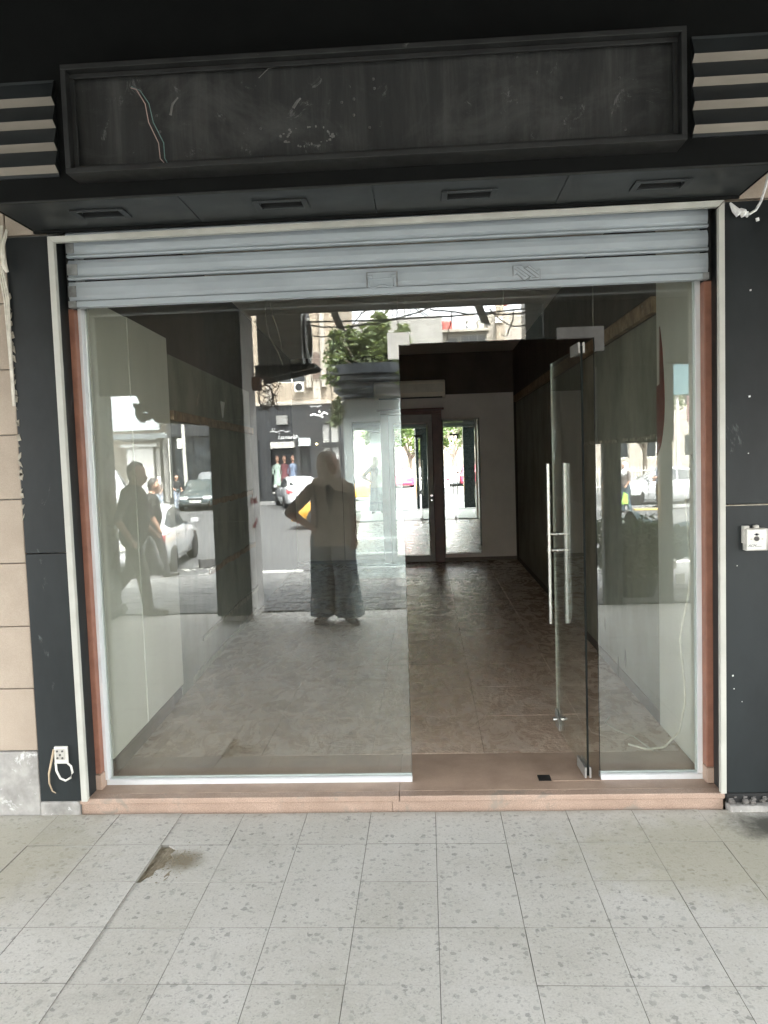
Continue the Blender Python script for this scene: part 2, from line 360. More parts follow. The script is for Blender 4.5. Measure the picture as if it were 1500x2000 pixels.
def thing(name, loc, label, cat, group=None, rz=0):
    o = bpy.data.objects.new(name, None); COL.objects.link(o); o.location = loc; o.rotation_euler = (0, 0, rz)
    o.empty_display_size = .2; WORG[o] = Vector(loc)
    return tag(o, label, cat, group)
def copy_tree(o, parent=None):
    c = o.copy(); COL.objects.link(c)
    if parent: c.parent = parent
    for ch in list(o.children): copy_tree(ch, c)
    return c
def text_mesh(name, body, size, mat, parent, matrix, depth=.002, shear=0, local=False):
    cu = bpy.data.curves.new(name, 'FONT'); cu.body = body; cu.size = size; cu.extrude = depth; cu.shear = shear
    cu.align_x = 'CENTER'; cu.align_y = 'CENTER'
    tmp = bpy.data.objects.new(name, cu); COL.objects.link(tmp)
    me = bpy.data.meshes.new_from_object(tmp.evaluated_get(bpy.context.evaluated_depsgraph_get()))
    bpy.data.objects.remove(tmp); me.transform(matrix); me.materials.clear(); me.materials.append(mat); me.name = name
    return link(name, me, parent, local)
def R(x, y, z): return Matrix.Rotation(z, 4, 'Z') @ Matrix.Rotation(y, 4, 'Y') @ Matrix.Rotation(x, 4, 'X')
def T(x, y, z): return Matrix.Translation((x, y, z))
rnd = random.uniform


# ================================================================== GROUND
GL = .185                                    # plane of the shop glass
b = B(); b.box(-260, 260, -400, -9.75, -.66, -.46); road = tag(b.build('road', ASPH), kind='structure')
b = B(); b.box(-7, 7, -4.6, 9.4, -.3, -.03); terr = tag(b.build('terrace', BLACK), kind='structure')
# terrazzo tiles, each one a piece
TS = .3; Y0 = -.0094
tb = B(); h = TS/2-.0005; e = .0008
tb.add([(-h, -h, -.028), (h, -h, -.028), (h, h, -.028), (-h, h, -.028), (-h, -h, -e), (h, -h, -e), (h, h, -e), (-h, h, -e),
        (-h+e, -h+e, 0), (h-e, -h+e, 0), (h-e, h-e, 0), (-h+e, h-e, 0)],
       [(0, 1, 5, 4), (1, 2, 6, 5), (2, 3, 7, 6), (3, 0, 4, 7), (4, 5, 9, 8), (5, 6, 10, 9), (6, 7, 11, 10), (7, 4, 8, 11), (8, 9, 10, 11)]); tb.m = [1]*8+[0]
GROUT = M('dark_grout', (.28, .27, .235), (.10, .095, .08), 3, rough=.95)
tme = tb.mesh('tile', [TERRAZZO, GROUT])
random.seed(3)
rest = B()
for r in range(15):
    for i in range(-23, 23):
        cx, cy2 = (i+.5)*TS, Y0-(r+.5)*TS
        if -10 <= i <= 8:
            if i == -4 and r == 1:                                            # the broken tile, its corner gone
                pl = [(-1.180, -.6085), (-.9007, -.6085), (-.9007, -.3102), (-1.165, -.3102), (-1.120, -.35), (-1.132, -.385), (-1.108, -.42), (-1.128, -.46), (-1.122, -.49), (-1.152, -.52), (-1.148, -.555), (-1.17, -.58)]
                B().prism(pl, 2, -.028, -.0005).build('tile', TERRAZZO, terr, bevel=.002); continue
            o = link('tile', tme, terr)
            dz = rnd(-.0012, .0012); rx, ry = rnd(-.0022, .0022), rnd(-.0022, .0022)
            if i == -5: dz, ry = dz+.002, -.012 if r == 1 else -.006; cx += .0015
            o.location = (cx, cy2, dz); o.rotation_euler = (rx, ry, rnd(-.0025, .0025))
        else:
            rest.add([q+Vector((cx, cy2, rnd(-.001, .001))) for q in tb.v], tb.f)
rest.m = ([1]*8+[0])*(len(rest.f)//9); tag(rest.build('outer_tile', [TERRAZZO, GROUT], terr), kind='stuff')
# dirt in the broken corner
b = B(); random.seed(5); nx = 16
gv = [(-1.1985+.118*i/nx, -.606+.294*j/nx, -.010+.009*(i/nx)+rnd(-.0025, .0025)) for i in range(nx+1) for j in range(nx+1)]
b.add(gv, [(i*(nx+1)+j, (i+1)*(nx+1)+j, (i+1)*(nx+1)+j+1, i*(nx+1)+j+1) for i in range(nx) for j in range(nx)])
for k in range(150):
    x, y = random.gauss(-1.09, .05), random.gauss(-.45, .06); q = rnd(.001, .0035)
    if x > -1.19: b.ball((x, y, q*.4), (q*1.4, q*1.3, q*.7), seg=5)
tag(b.build('loose_dirt', DIRT), kind='stuff')
# footway of small grey pavers sloping down to the kerb
def zp(y): return -.055*(-4.6-y)
b = B(); b.prism([(-4.6, -.035), (-9.55, zp(-9.55)-.035), (-9.55, -.6), (-4.6, -.6)], 0, -9, 7); pav = tag(b.build('pavement', PLINTH), kind='structure')
b = B(); random.seed(9)
for r in range(49):
    y = -4.63-r*.1
    for k in range(66):
        x = -9+k*.205+(r % 2)*.1
        if x > 4.4: continue
        z = rnd(-.007, .0015)+zp(y)
        b.add([(x+.003, y-.096, z-.04), (x+.2, y-.096, z-.04), (x+.2, y-.004, z-.04), (x+.003, y-.004, z-.04), (x+.006, y-.093, z-.006), (x+.197, y-.093, z-.006), (x+.197, y-.007, z-.002), (x+.006, y-.007, z-.002)],
              [(0, 1, 5, 4), (1, 2, 6, 5), (2, 3, 7, 6), (3, 0, 4, 7), (4, 5, 6, 7)])
tag(b.build('paver', PAVER, pav), kind='stuff')
kb = thing('kerb', (0, -9.65, -.3), 'black and white painted kerb between the paved footway and the road', 'kerb')
for k in range(20):
    x = -9+k*.85
    if -7.6 < x < -4.0: continue
    bb = B(); bb.box(x+.006, x+.844, -9.75, -9.552, -.48, -.262); bb.build('kerb_stone', KERBW if k % 2 else KERBB, kb, bevel=.02)
kb = thing('broken_kerb', (-4.4, -11.8, -.46), 'broken black kerb stones lying by the front wheel of the white car', 'kerb')
for k, (x, y, a) in enumerate(((-4.42, -11.85, -.5), (-3.8, -11.4, -.4))):
    bb = B(); bb.obox((x, y, -.36), (.30*cos(a), .30*sin(a), 0), (-.1*sin(a), .1*cos(a), 0), (0, 0, .10)); bb.build('kerb_stone', KERBB, kb, bevel=.02)
b = B(); random.seed(12)
for k in range(70):
    x, y = rnd(-5.6, -3.4), rnd(-12.0, -9.9); s = rnd(.01, .05)
    b.obox((x, y, -.455), (s, s*.3, 0), (-s*.2, s*.6, 0), (0, 0, s*.3))
tag(b.build('rubble', KERBW), kind='stuff')

# ================================================================== DOORSTEP and shop floor
ds = tag(B().box(-1.70, 1.325, .02, .50, -.03, .066).build('doorstep', SILL), kind='structure')
for x0, x1 in ((-1.696, -.203), (-.200, 1.322)):
    B().box(x0, x1, .012, .034, -.03, .043).build('riser', GRANITE, ds, bevel=.002)
for x0, x1 in ((-1.700, -.168), (-.165, 1.326)):
    B().box(x0, x1, .000, .060, .0445, .072).build('nosing', GRANITE, ds, bevel=.004)
for x0, x1 in ((-1.70, -.169), (-.166, 1.325)):
    B().box(x0, x1, .0605, .5205, .040, .0715).build('sill_slab', SILL, ds, bevel=.001)
# cement pointing, dust and the floor closer box left without its cover
fc = thing('floor_closer', (.62, .19, .07), 'empty floor closer pocket and cover set in the doorstep under the glass door', 'door closer')
B().box(.505, .565, .155, .225, .0722, .0735).build('pocket', BLACK, fc)
B().box(.567, .800, .150, .228, .0722, .0745).build('cover_plate', SILL, fc, bevel=.001)
sf = tag(B().box(-2.2, 1.6, .50, 8.4, -.03, .045).build('shop_floor', SKIRT), kind='structure')
fb = B(); q = .2993; fb.add([(-q, -q, -.03), (q, -q, -.03), (q, q, -.03), (-q, q, -.03), (-q, -q, -.001), (q, -q, -.001), (q, q, -.001), (-q, q, -.001), (-q+.0006, -q+.0006, 0), (q-.0006, -q+.0006, 0), (q-.0006, q-.0006, 0), (-q+.0006, q-.0006, 0)],
   [(0, 1, 5, 4), (1, 2, 6, 5), (2, 3, 7, 6), (3, 0, 4, 7), (4, 5, 9, 8), (5, 6, 10, 9), (6, 7, 11, 10), (7, 4, 8, 11), (8, 9, 10, 11)])
fme = fb.mesh('floor_tile', SHOPFLOOR); random.seed(21)
for i in range(6):
    for j in range(13):
        o = link('floor_tile', fme, sf); o.location = (-1.83+i*.6, .8205+j*.6, .0715+rnd(-.0006, .0006)); o.rotation_euler = (rnd(-.001, .001), rnd(-.001, .001), 0)

# ================================================================== SHOP ROOM
def lwx(y): return -1.648-.0425*(y-.2)
b = B(); b.prism([(lwx(.26), .26), (lwx(8.3), 8.3), (-2.25, 8.3), (-2.25, .26)], 2, 0, 3.2)
lw = tag(b.build('interior_wall', DARKWALL), 'long left shop wall, white panels at the front and bare dark plaster behind', 'wall')
def slab(y0, y1, z0, z1, t0, t1):       # a slab lying on the slanted left wall
    return B().prism([(lwx(y0)+t0, y0), (lwx(y1)+t0, y1), (lwx(y1)+t1, y1), (lwx(y0)+t1, y0)], 2, z0, z1)
slab(.262, .818, .165, 2.49, .001, .020).build('wall_panel', WHITEWALL, lw, bevel=.002)
slab(.826, 1.60, .165, 2.495, .001, .018).build('wall_panel', WHITEWALL, lw, bevel=.002)
slab(.8185, .8255, .165, 2.49, .001, .024).build('joint_strip', PLWHITE, lw)
slab(.262, .86, .0725, .163, .001, .022).build('skirting', SKIRT, lw, bevel=.002)
slab(.864, 1.36, .0725, .163, .001, .019).build('skirting', SKIRT, lw, bevel=.002)
slab(1.61, 4.62, .0725, 2.40, .001, .006).build('bare_plaster', OLIVEWALL, lw)
slab(1.603, 4.6, 1.955, 2.02, .007, .045).build('rail', WOODB, lw, bevel=.004)
random.seed(31)
for z, y0, y1 in ((1.345, 2.6, 4.56), (.80, 2.5, 4.55), (.33, 2.2, 4.6), (.11, 1.9, 4.5)):
    bb = B(); n = 18
    top, bot = [], []
    for k in range(n+1):
        y = y0+(y1-y0)*k/n; top.append((y, z+.02+rnd(-.006, .012))); bot.append((y, z-.02+rnd(-.012, .006)))
    for k in range(n):
        (ya, ta), (yb, tb2), (_, ba), (_, bbz) = top[k], top[k+1], bot[k], bot[k+1]
        d = .02
        bb.add([(lwx(ya)+.007, ya, ba), (lwx(yb)+.007, yb, bbz), (lwx(yb)+.007, yb, tb2), (lwx(ya)+.007, ya, ta),
                (lwx(ya)+d, ya, ba), (lwx(yb)+d, yb, bbz), (lwx(yb)+d, yb, tb2), (lwx(ya)+d, ya, ta)],
               [(4, 5, 6, 7), (0, 1, 5, 4), (3, 7, 6, 2), (0, 4, 7, 3), (1, 2, 6, 5)])
    bb.build('batten', PLASTER if z < .5 else WOODB, lw)
# torn remains of paint and stickers on the bare plaster
bb = B(); bb.prism([(3.22, 2.20), (3.36, 2.20), (3.29, 2.06), (3.26, 2.06)], 0, lwx(3.3)+.010, lwx(3.3)+.013); bb.build('paper_scrap', PLWHITE, lw)
for y, z in ((2.4, 2.14), (2.36, 2.1), (3.4, 2.18), (4.0, 2.26)):
    bb = B(); bb.prism([(y, z), (y+.05, z+.02), (y+.06, z+.08), (y+.02, z+.05)], 0, lwx(y)+.008, lwx(y)+.011); bb.build('paint_flake', PLASTER, lw)
b = B(); b.prism([(1.312, .26), (1.345, 8.3), (1.7, 8.3), (1.7, .26)], 2, 0, 3.2)
rw = tag(b.build('interior_wall', DARKWALL), 'right shop wall behind the narrow glass panel, pale strip at the front', 'wall')
def rwx(y): return 1.312+.0041*(y-.26)
def rslab(y0, y1, z0, z1, t0, t1): return B().prism([(rwx(y0)-t0, y0), (rwx(y1)-t0, y1), (rwx(y1)-t1, y1), (rwx(y0)-t1, y0)], 2, z0, z1)
rslab(.262, .91, .075, 3.1, .001, .012).build('wall_panel', WHITEP2, rw, bevel=.002)
rslab(.914, 2.55, .15, 2.40, .001, .008).build('wall_panel', OLIVEWALL, rw, bevel=.002)
rslab(2.56, 7.9, .15, 2.40, .001, .006).build('bare_plaster', OLIVEWALL, rw)
rslab(.914, 7.9, 2.41, 2.50, .001, .04).build('rail', WOODB, rw, bevel=.004)
rslab(.40, 2.6, .0725, .148, .001, .010).build('skirting', SKIRT, rw, bevel=.002)
for z in (1.72, 1.2, .62):
    bb = B(); n = 26
    for k in range(n):
        y = (.95 if z > 1.5 else 3.0)+k*.09; 
        if random.random() < .15: continue
        bb.box(rwx(y)-.016, rwx(y)-.008, y, y+.092, z-rnd(.005, .018), z+rnd(.005, .02))
    bb.build('plaster_line', PLASTER, rw)
for y, z, s in ((1.7, .24, .05), (2.3, .35, .04), (1.9, .12, .06)):
    bb = B(); bb.prism([(y, z-s), (y+s*.5, z), (y, z+s*1.6), (y-s*.4, z+.01)], 0, rwx(y)-.011, rwx(y)-.0085); bb.build('paint_chip', DARKWALL, rw)
# red leftover of a sticker on the pale strip
bb = B(); pts = []
for k in range(13):
    a = k/12; pts.append((.60+.03*sin(pi*a)*1.0-.10*(1-a)*0, 2.26-.62*a))
left = [(.905, 1.74), (.905, 2.0), (.86, 2.0)]
poly = [(.84, 2.32), (.80, 2.20), (.775, 2.05), (.765, 1.92), (.775, 1.82), (.80, 1.74), (.84, 1.67), (.905, 1.62), (.905, 2.0), (.85, 2.01)]
bb.prism(poly, 0, rwx(.8)-.0155, rwx(.8)-.0125); tag(bb.build('sticker', M('dark_red_sticker', (.20, .045, .03), (.13, .03, .022), 9, rough=.4)), 'curved dark red sticker remnant on the pale strip of the right shop wall', 'sticker')
bw = tag(B().box(-2.25, 1.7, 8.25, 8.45, 0, 3.2).build('interior_wall', DARKWALL), 'far end wall of the shop with pale panel, mirrors and brown door', 'wall')
# pale panel with an opening for the door
for x0, x1, z0, z1 in ((-2.02, -1.27, .13, 2.58), (-1.26, -.66, .13, 2.58), (-.658, .262, 2.36, 2.58), (.264, 1.335, .13, 2.58)):
    B().box(x0, x1, 8.205, 8.25, z0, z1).build('wall_panel', BACKPAN, bw, bevel=.002)
B().box(.264, 1.33, 8.212, 8.25, .0725, .128).build('skirting', SKIRT, bw); B().box(-1.9, -.66, 8.212, 8.25, .0725, .128).build('skirting', SKIRT, bw)
def mirror_mesh(w_, h_, bev=.022):     # bevelled mirror in local x,z facing -y, origin lower left
    vs = [(0, -.003, 0), (w_, -.003, 0), (w_, -.003, h_), (0, -.003, h_), (bev, -.0052, bev), (w_-bev, -.0052, bev), (w_-bev, -.0052, h_-bev), (bev, -.0052, h_-bev), (0, 0, 0), (w_, 0, 0), (w_, 0, h_), (0, 0, h_)]
    return B().add(vs, [(4, 5, 6, 7), (0, 1, 5, 4), (1, 2, 6, 5), (2, 3, 7, 6), (3, 0, 4, 7), (8, 9, 1, 0), (9, 10, 2, 1), (10, 11, 3, 2), (11, 8, 0, 3), (8, 11, 10, 9)])
def mirror_at(x, y, z, w_, h_, rz, label):
    o = tag(mirror_mesh(w_, h_).build('wall_mirror', MIRROR), label, 'mirror'); o.location = (x, y, z); o.rotation_euler = (0, 0, rz); return o
mirror_at(.26, 8.203, .19, .56, 2.03, 0, 'tall frameless mirror on the far wall to the right of the brown door frame')
mirror_at(-1.09, 8.190, .20, .45, 2.02, radians(1.25), 'tall frameless mirror on the far wall left of the brown door')
df = thing('interior_door', (-.5, 8.2, .07), 'door in brown frame on the far wall holding a tall mirror', 'door')
for x0, x1, z0, z1 in ((-.655, -.535, .0725, 2.30), (.118, .262, .0725, 2.30)):
    B().box(x0, x1, 8.13, 8.249, z0, z1).build('jamb', DOORFR, df, bevel=.006)
B().box(-.655, .262, 8.125, 8.249, 2.302, 2.355).build('lintel', DOORFR, df, bevel=.006)
B().box(-.70, .30, 8.10, 8.249, 2.357, 2.385).build('cornice', DOORFR, df, bevel=.006)
lf = B(); lw_, lh = .645, 2.215; mw0, mw1, mz0, mz1 = .062, .585, .095, 2.10
for x0, x1, z0, z1 in ((0, mw0, 0, lh), (mw1, lw_, 0, lh), (mw0, mw1, 0, mz0), (mw0, mw1, mz1, lh)): lf.box(x0, x1, 0, .042, z0, z1)
lf.box(mw0, mw1, .012, .04, mz0, mz1)
leaf = lf.build('leaf', DOORLEAF, df, local=True); leaf.location = (-.530+.5, 8.155-8.2, .0095); leaf.rotation_euler = (0, 0, radians(3.2)); WORG[leaf] = Vector((0, 0, 0))
mo = mirror_mesh(mw1-mw0, mz1-mz0).build('mirror', MIRROR, leaf, local=True); mo.location = (mw0, .009, mz0)
bb = B(); bb.lathe([(0, -.016), (.018, -.016), (.02, 0)], (.612, 0, 1.0), 14, 1); bb.lathe([(0, -.012), (.014, -.012), (.016, 0)], (.612, 0, .93), 14, 1); bb.build('lock', CHROME, leaf, local=True, smooth=True)
# split air conditioner
ac = thing('air_conditioner', (-.2, 8.2, 2.66), 'white split air conditioner above the door on the far wall', 'air conditioner')
B().prism([(8.249, 2.79), (8.06, 2.79), (8.035, 2.76), (8.03, 2.60), (8.07, 2.535), (8.249, 2.535)], 0, -.73, .325).build('body', M('aged_white_casing', (.80, .73, .61), (.70, .63, .52), 4, rough=.5), ac, bevel=.012, smooth=True)
bb = B()
for k in range(11): bb.box(-.70, .30, 8.026, 8.033, 2.615+k*.011, 2.619+k*.011)
bb.build('grille', PLGREY, ac)
B().box(-.66, .28, 8.03, 8.07, 2.525, 2.545).build('vent_flap', BLACK, ac)
B().tube([(-.60, 8.24, 2.51), (.30, 8.24, 2.50)], .018, 8).build('pipe', PLGREY, ac); B().tube([(-.35, 8.2, 2.53), (-.36, 8.2, 2.40), (-.33, 8.2, 2.33)], .006, 6).build('drain_hose', BLACK, ac)
# ceiling, lintel
tag(B().box(-2.25, 1.7, .26, 8.45, 3.2, 3.42).build('ceiling', CEIL), kind='structure')
tag(B().box(-2.2, 1.8, .24, .258, 2.74, 3.2).build('lintel_wall', DARKWALL), 'dark lintel wall over the shopfront glass', 'wall')
# hanging wires inside on the left
bb = B(); bb.tube([(-1.33, 3.3, 3.19), (-1.36, 3.3, 2.95), (-1.33, 3.3, 2.75), (-1.26, 3.3, 2.62), (-1.22, 3.3, 2.5)], .004, 5); bb.tube([(-1.32, 3.3, 3.19), (-1.30, 3.3, 2.95), (-1.25, 3.3, 2.8), (-1.22, 3.3, 2.62)], .003, 5)
tag(bb.build('loose_wire', CABLE), 'thin pale wires hanging from the shop ceiling near the left wall', 'wire')
bb = B(); bb.tube([(.62, 2.2, 3.19), (.63, 2.2, 3.0), (.60, 2.2, 2.8), (.58, 2.2, 2.66)], .004, 5)
tag(bb.build('loose_wire', CABLE), 'single wire dangling from the ceiling above the door pivot fitting', 'wire')

# ================================================================== FACADE
# stone wall on the left, laid in courses
sw = tag(B().box(-7, -1.70, .03, .25, -.03, 3.6).build('stone_wall', PLINTH), 'beige limestone wall left of the black cladding', 'wall')
zs = [.312, .615, .915, 1.216, 1.517, 1.817, 2.119, 2.42, 2.722, 3.02, 3.32, 3.6]; random.seed(14)
for r in range(len(zs)-1):
    x = -1.887
    for k in range(9):
        wd = .58 if k or r % 2 else .40
        B().box(x-wd+.002, x-.002, .002+rnd(-.002, .002), .028, zs[r]+.002, zs[r+1]-.002).build('stone', STONE, sw, bevel=.003); x -= wd
B().box(-7, -1.889, -.004, .028, -.03, .309).build('plinth', PLINTH, sw, bevel=.006)
B().box(-1.888, -1.70, -.012, .028, -.03, .064).build('footing', PLINTH, sw, bevel=.008)
for r in (8, 9, 10): B().box(-1.884, -1.702, .003, .028, zs[r]+.002, zs[r+1]-.002).build('stone', STONE, sw, bevel=.003)
cl = thing('wall_cladding', (-1.78, 0, 1.4), 'black cladding strip between the stone wall and the cream frame, broken socket low down', 'cladding')
B().box(-1.885, -1.686, -.006, .026, .066, 1.258).build('cladding_panel', CLAD, cl, bevel=.002)
B().box(-1.884, -1.686, -.006, .026, 1.263, 2.712).build('cladding_panel', CLAD, cl, bevel=.002)
bb = B(); random.seed(44)
for k in range(26):
    z = 2.45-k*.04+rnd(-.02, .02); s = rnd(.003, .009)
    bb.obox((-1.884+s*.6, -.0075, z), (s, 0, rnd(-.01, .01)), (0, .002, 0), (rnd(-.004, .004), 0, s*1.8))
tag(bb.build('chipped_edge', PLASTER, cl), kind='stuff')
rwall = tag(B().box(1.352, 7, .03, .25, -.03, 3.6).build('stone_wall', STONE), 'beige wall above and behind the right black cladding', 'wall')
for r in (8, 9, 10):
    x = 1.345
    for k in range(8): B().box(x+.002, x+.598, .002, .028, zs[r]+.002, zs[r+1]-.002).build('stone', STONE, rwall, bevel=.003); x += .6
cr = thing('wall_cladding', (1.7, 0, 1.4), 'wide black cladding to the right of the shopfront with the key switch on it', 'cladding')
B().box(1.332, 2.7, -.006, .026, .075, 1.388).build('cladding_panel', CLAD, cr, bevel=.002)
B().box(1.332, 2.7, -.004, .026, 1.396, 2.712).build('cladding_panel', CLAD, cr, bevel=.002)
B().box(1.332, 2.7, -.008, .02, 1.3885, 1.3925).build('joint_filler', PLASTER, cr)
bb = B(); random.seed(45)
for x, z, s in ((1.44, 2.33, .0032), (1.435, 1.87, .0038), (1.43, 1.62, .002), (1.38, 1.12, .002), (1.47, 2.63, .007), (1.36, .62, .003), (1.365, .56, .002), (1.40, .5, .0018)):
    bb.obox((x, -.0075, z), (s, 0, s*.3), (0, .0015, 0), (-s*.2, 0, s))
tag(bb.build('paint_chip', PUTTY, cr), kind='stuff')
# rubble gap and kerb piece under the right cladding
bb = B(); random.seed(46)
for k in range(60):
    x = rnd(1.335, 2.4); s = rnd(.004, .012); bb.obox((x, rnd(-.02, .02), rnd(.035, .06)), (s, s*.2, 0), (-s*.2, s*.7, s*.3), (0, -s*.3, s*.6))
tag(bb.build('rubble', RUBBLE), kind='stuff')
rwf = tag(B().box(1.335, 2.7, -.035, .029, -.03, .026).build('footing', PLINTH, bevel=.006), 'pale cement strip along the pavement under the right cladding', 'footing')
B().box(1.333, 2.7, .0, .029, .027, .07).build('hollow', BLACK, rwf)
# cream frame
fr = thing('opening_frame', (0, 0, 1.4), 'thin cream aluminium frame round the whole shopfront opening', 'frame')
def bar(x0, x1, z0, z1): return B().prism([(-.02, z0), (-.02, z1), (.0, z1), (.0, z0)], 0, x0, x1)
B().prism([(-1.683, .066), (-1.655, .066), (-1.655, 2.680), (-1.683, 2.706)], 1, -.016, .012).build('frame_bar', CREAM, fr, bevel=.0015)
B().prism([(-1.683, 2.7065), (-1.655, 2.6805), (1.302, 2.692), (1.3285, 2.718)], 1, -.016, .012).build('frame_bar', CREAM, fr, bevel=.0015)
B().prism([(1.303, .076), (1.328, .076), (1.328, 2.712), (1.303, 2.688)], 1, -.016, .012).build('frame_bar', CREAM, fr, bevel=.0015)
# reveal + guide rails, red-brown jamb posts
B().box(-1.700, -1.659, .013, .105, .072, 2.70).build('reveal', CLAD, fr, bevel=.001)
B().box(1.313, 1.3515, .013, .105, .076, 2.70).build('reveal', CLAD, fr, bevel=.001)
B().box(-1.72, -1.636, .110, .25, .15, 2.404).build('jamb_post', RUST, fr, bevel=.004); B().box(1.283, 1.36, .110, .25, .15, 2.404).build('jamb_post', RUST, fr, bevel=.004)
for x0, x1 in ((-1.7, -1.6375), (1.2895, 1.35)): B().box(x0, x1, .106, .25, 2.4055, 2.74).build('shutter_guide', BLACK, fr)
B().box(-1.72, -1.632, .100, .25, .072, .148).build('jamb_foot', SILL, fr, bevel=.003); B().box(1.281, 1.36, .100, .25, .076, .148).build('jamb_foot', SILL, fr, bevel=.003)
# roller shutter, mostly rolled up
sh = thing('roller_shutter', (-.17, .08, 2.5), 'pale blue grey roller shutter rolled up almost to the top', 'shutter')
def slat_prof(z):     # z = bottom edge of the curved slat: bowed body, bright roll, dark gap
    pr = [(.092, z+.098), (.083, z+.094), (.074, z+.078), (.070, z+.055), (.072, z+.032), (.078, z+.022), (.079, z+.020), (.070, z+.017), (.065, z+.010), (.069, z+.004), (.085, z+.002)]
    return pr+[(y+.004, zz) for y, zz in pr[::-1]]
for k in range(4):
    z = 2.5255+k*.1015
    B().prism(slat_prof(z), 0, -1.636, 1.288).build('slat', SHUT, sh, smooth=False)
bp = [(.09, 2.5225), (.075, 2.518), (.071, 2.49), (.071, 2.455), (.076, 2.434), (.084, 2.431), (.098, 2.431), (.098, 2.5225)]
B().prism(bp, 0, -1.636, 1.288).build('bottom_slat', SHUT, sh)
B().box(-1.598, 1.262, .058, .100, 2.400, 2.4285).build('bottom_bar', SHUT, sh, bevel=.004)
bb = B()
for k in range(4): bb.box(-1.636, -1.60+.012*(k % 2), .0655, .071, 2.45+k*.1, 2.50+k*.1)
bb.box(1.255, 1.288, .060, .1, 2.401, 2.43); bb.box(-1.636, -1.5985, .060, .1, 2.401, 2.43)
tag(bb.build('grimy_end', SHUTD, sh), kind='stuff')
B().box(-.243, -.099, .0665, .0725, 2.4265, 2.5015).build('handle_painted_shadow', SHUTD, sh, bevel=.004)  # dark backing plate painting a shadow outline around the handle
hp = B().box(-.236, -.106, .063, .072, 2.430, 2.498); hd = hp.build('handle_plate', SHUT, sh, bevel=.003)
bb = B(); bb.tube([(-.226, .058, 2.478), (-.229, .052, 2.45), (-.224, .048, 2.428), (-.206, .046, 2.424), (-.19, .046, 2.432), (-.172, .046, 2.436), (-.154, .046, 2.432), (-.137, .046, 2.424), (-.119, .048, 2.428), (-.114, .052, 2.45), (-.117, .058, 2.478)], .0042, 8)
bb.tube([(-.236, .058, 2.479), (-.214, .058, 2.479)], .007, 8); bb.tube([(-.128, .058, 2.479), (-.106, .058, 2.479)], .007, 8)
bb.tube([(-.214, .062, 2.468), (-.128, .062, 2.468)], .003, 6)
bb.build('handle', SHUT, hd, smooth=True)
ep = [(1170, 85), (1235, 85), (1250, 118), (1290, 85), (1345, 138), (1368, 120), (1365, 205), (1285, 205), (1302, 172), (1252, 207), (1195, 148), (1170, 168)]
poly = [(.424+(u-1170)/198*.119, 2.498-(v_-85)/122*.066) for u, v_ in ep]
cx_, cz_ = .483, 2.465; B().prism([(cx_+(a-cx_)*1.05, cz_+(b_-cz_)*1.08) for a, b_ in poly], 1, .0665, .0725).build('emblem_painted_shadow', SHUTD, sh)  # enlarged dark copy behind the emblem, drawn as its shadow outline
em = B().prism(poly, 1, .062, .072).build('emblem', SHUT, sh, bevel=.0012)
bb = B()
for x0, z0, x1, z1 in ((.428, 2.484, .478, 2.446), (.440, 2.49, .50, 2.445), (.47, 2.486, .525, 2.443), (.488, 2.49, .537, 2.452), (.505, 2.44, .537, 2.44)):
    bb.tube([(x0, .0615, z0), (x1, .0615, z1)], .0016, 5)
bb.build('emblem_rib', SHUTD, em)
# ------------------------------------------------------------------ glass
gl = thing('glass_panel', (-.87, GL, 1.2), 'large fixed glass panel filling the left half of the shopfront', 'glass panel')
B().box(-1.612, -.109, GL-.005, GL+.005, .088, 2.46).build('pane', GLASS, gl)
B().box(-.1088, -.1076, GL-.005, GL+.005, .09, 2.18).build('polished_edge', GEDGE, gl)
B().prism([(.158, .0722), (.158, .094), (.166, .100), (.172, .100), (.172, .094), (.198, .094), (.198, .100), (.206, .100), (.212, .094), (.212, .0722)], 0, -1.63, -.108).build('bottom_rail', ALU, gl, bevel=.001)
B().prism([(-1.6355, .150), (-1.620, .150), (-1.616, .173), (-1.624, .176), (-1.624, .194), (-1.616, .197), (-1.616, .210), (-1.6355, .210)], 2, .101, 2.72).build('side_channel', ALU, gl, bevel=.001)
gr = thing('glass_panel', (1.04, GL, 1.2), 'narrow fixed glass panel to the right of the open glass door', 'glass panel')
B().box(.803, 1.272, GL-.005, GL+.005, .088, 2.46).build('pane', GLASS, gr)
B().box(.8015, .8027, GL-.005, GL+.005, .09, 2.18).build('polished_edge', GEDGE, gr)
B().prism([(.158, .0722), (.158, .094), (.166, .100), (.172, .100), (.172, .094), (.198, .094), (.198, .100), (.206, .100), (.212, .094), (.212, .0722)], 0, .802, 1.288).build('bottom_rail', ALU, gr, bevel=.001)
B().prism([(1.2825, .160), (1.260, .160), (1.260, .173), (1.272, .176), (1.272, .194), (1.260, .197), (1.260, .210), (1.2825, .210)], 2, .101, 2.72).build('side_channel', ALU, gr, bevel=.001)
tr = thing('transom_glass', (.35, GL, 2.3), 'clear transom pane above the doorway', 'glass panel')
B().box(-.1065, .8005, GL-.005, GL+.005, 2.187, 2.46).build('pane', GLASS, tr)
B().box(-.1065, .8005, GL-.0045, GL+.0045, 2.1845, 2.1868).build('polished_edge', GEDGE, tr)
pf = thing('patch_fitting', (-.108, GL, 2.18), 'square corner patch fitting left of the doorway head, coloured pale as reflected sky', 'fitting')
for y0, y1 in ((GL-.017, GL-.006), (GL+.006, GL+.017)):
    B().prism([(-.160, 2.118), (-.108, 2.118), (-.108, 2.183), (-.056, 2.183), (-.056, 2.240), (-.160, 2.240)], 1, y0, y1).build('cover_plate', SKYFIT, pf, bevel=.002)
pf = thing('patch_fitting', (.74, GL, 2.18), 'long L-shaped metal patch fitting over the open glass door', 'fitting')
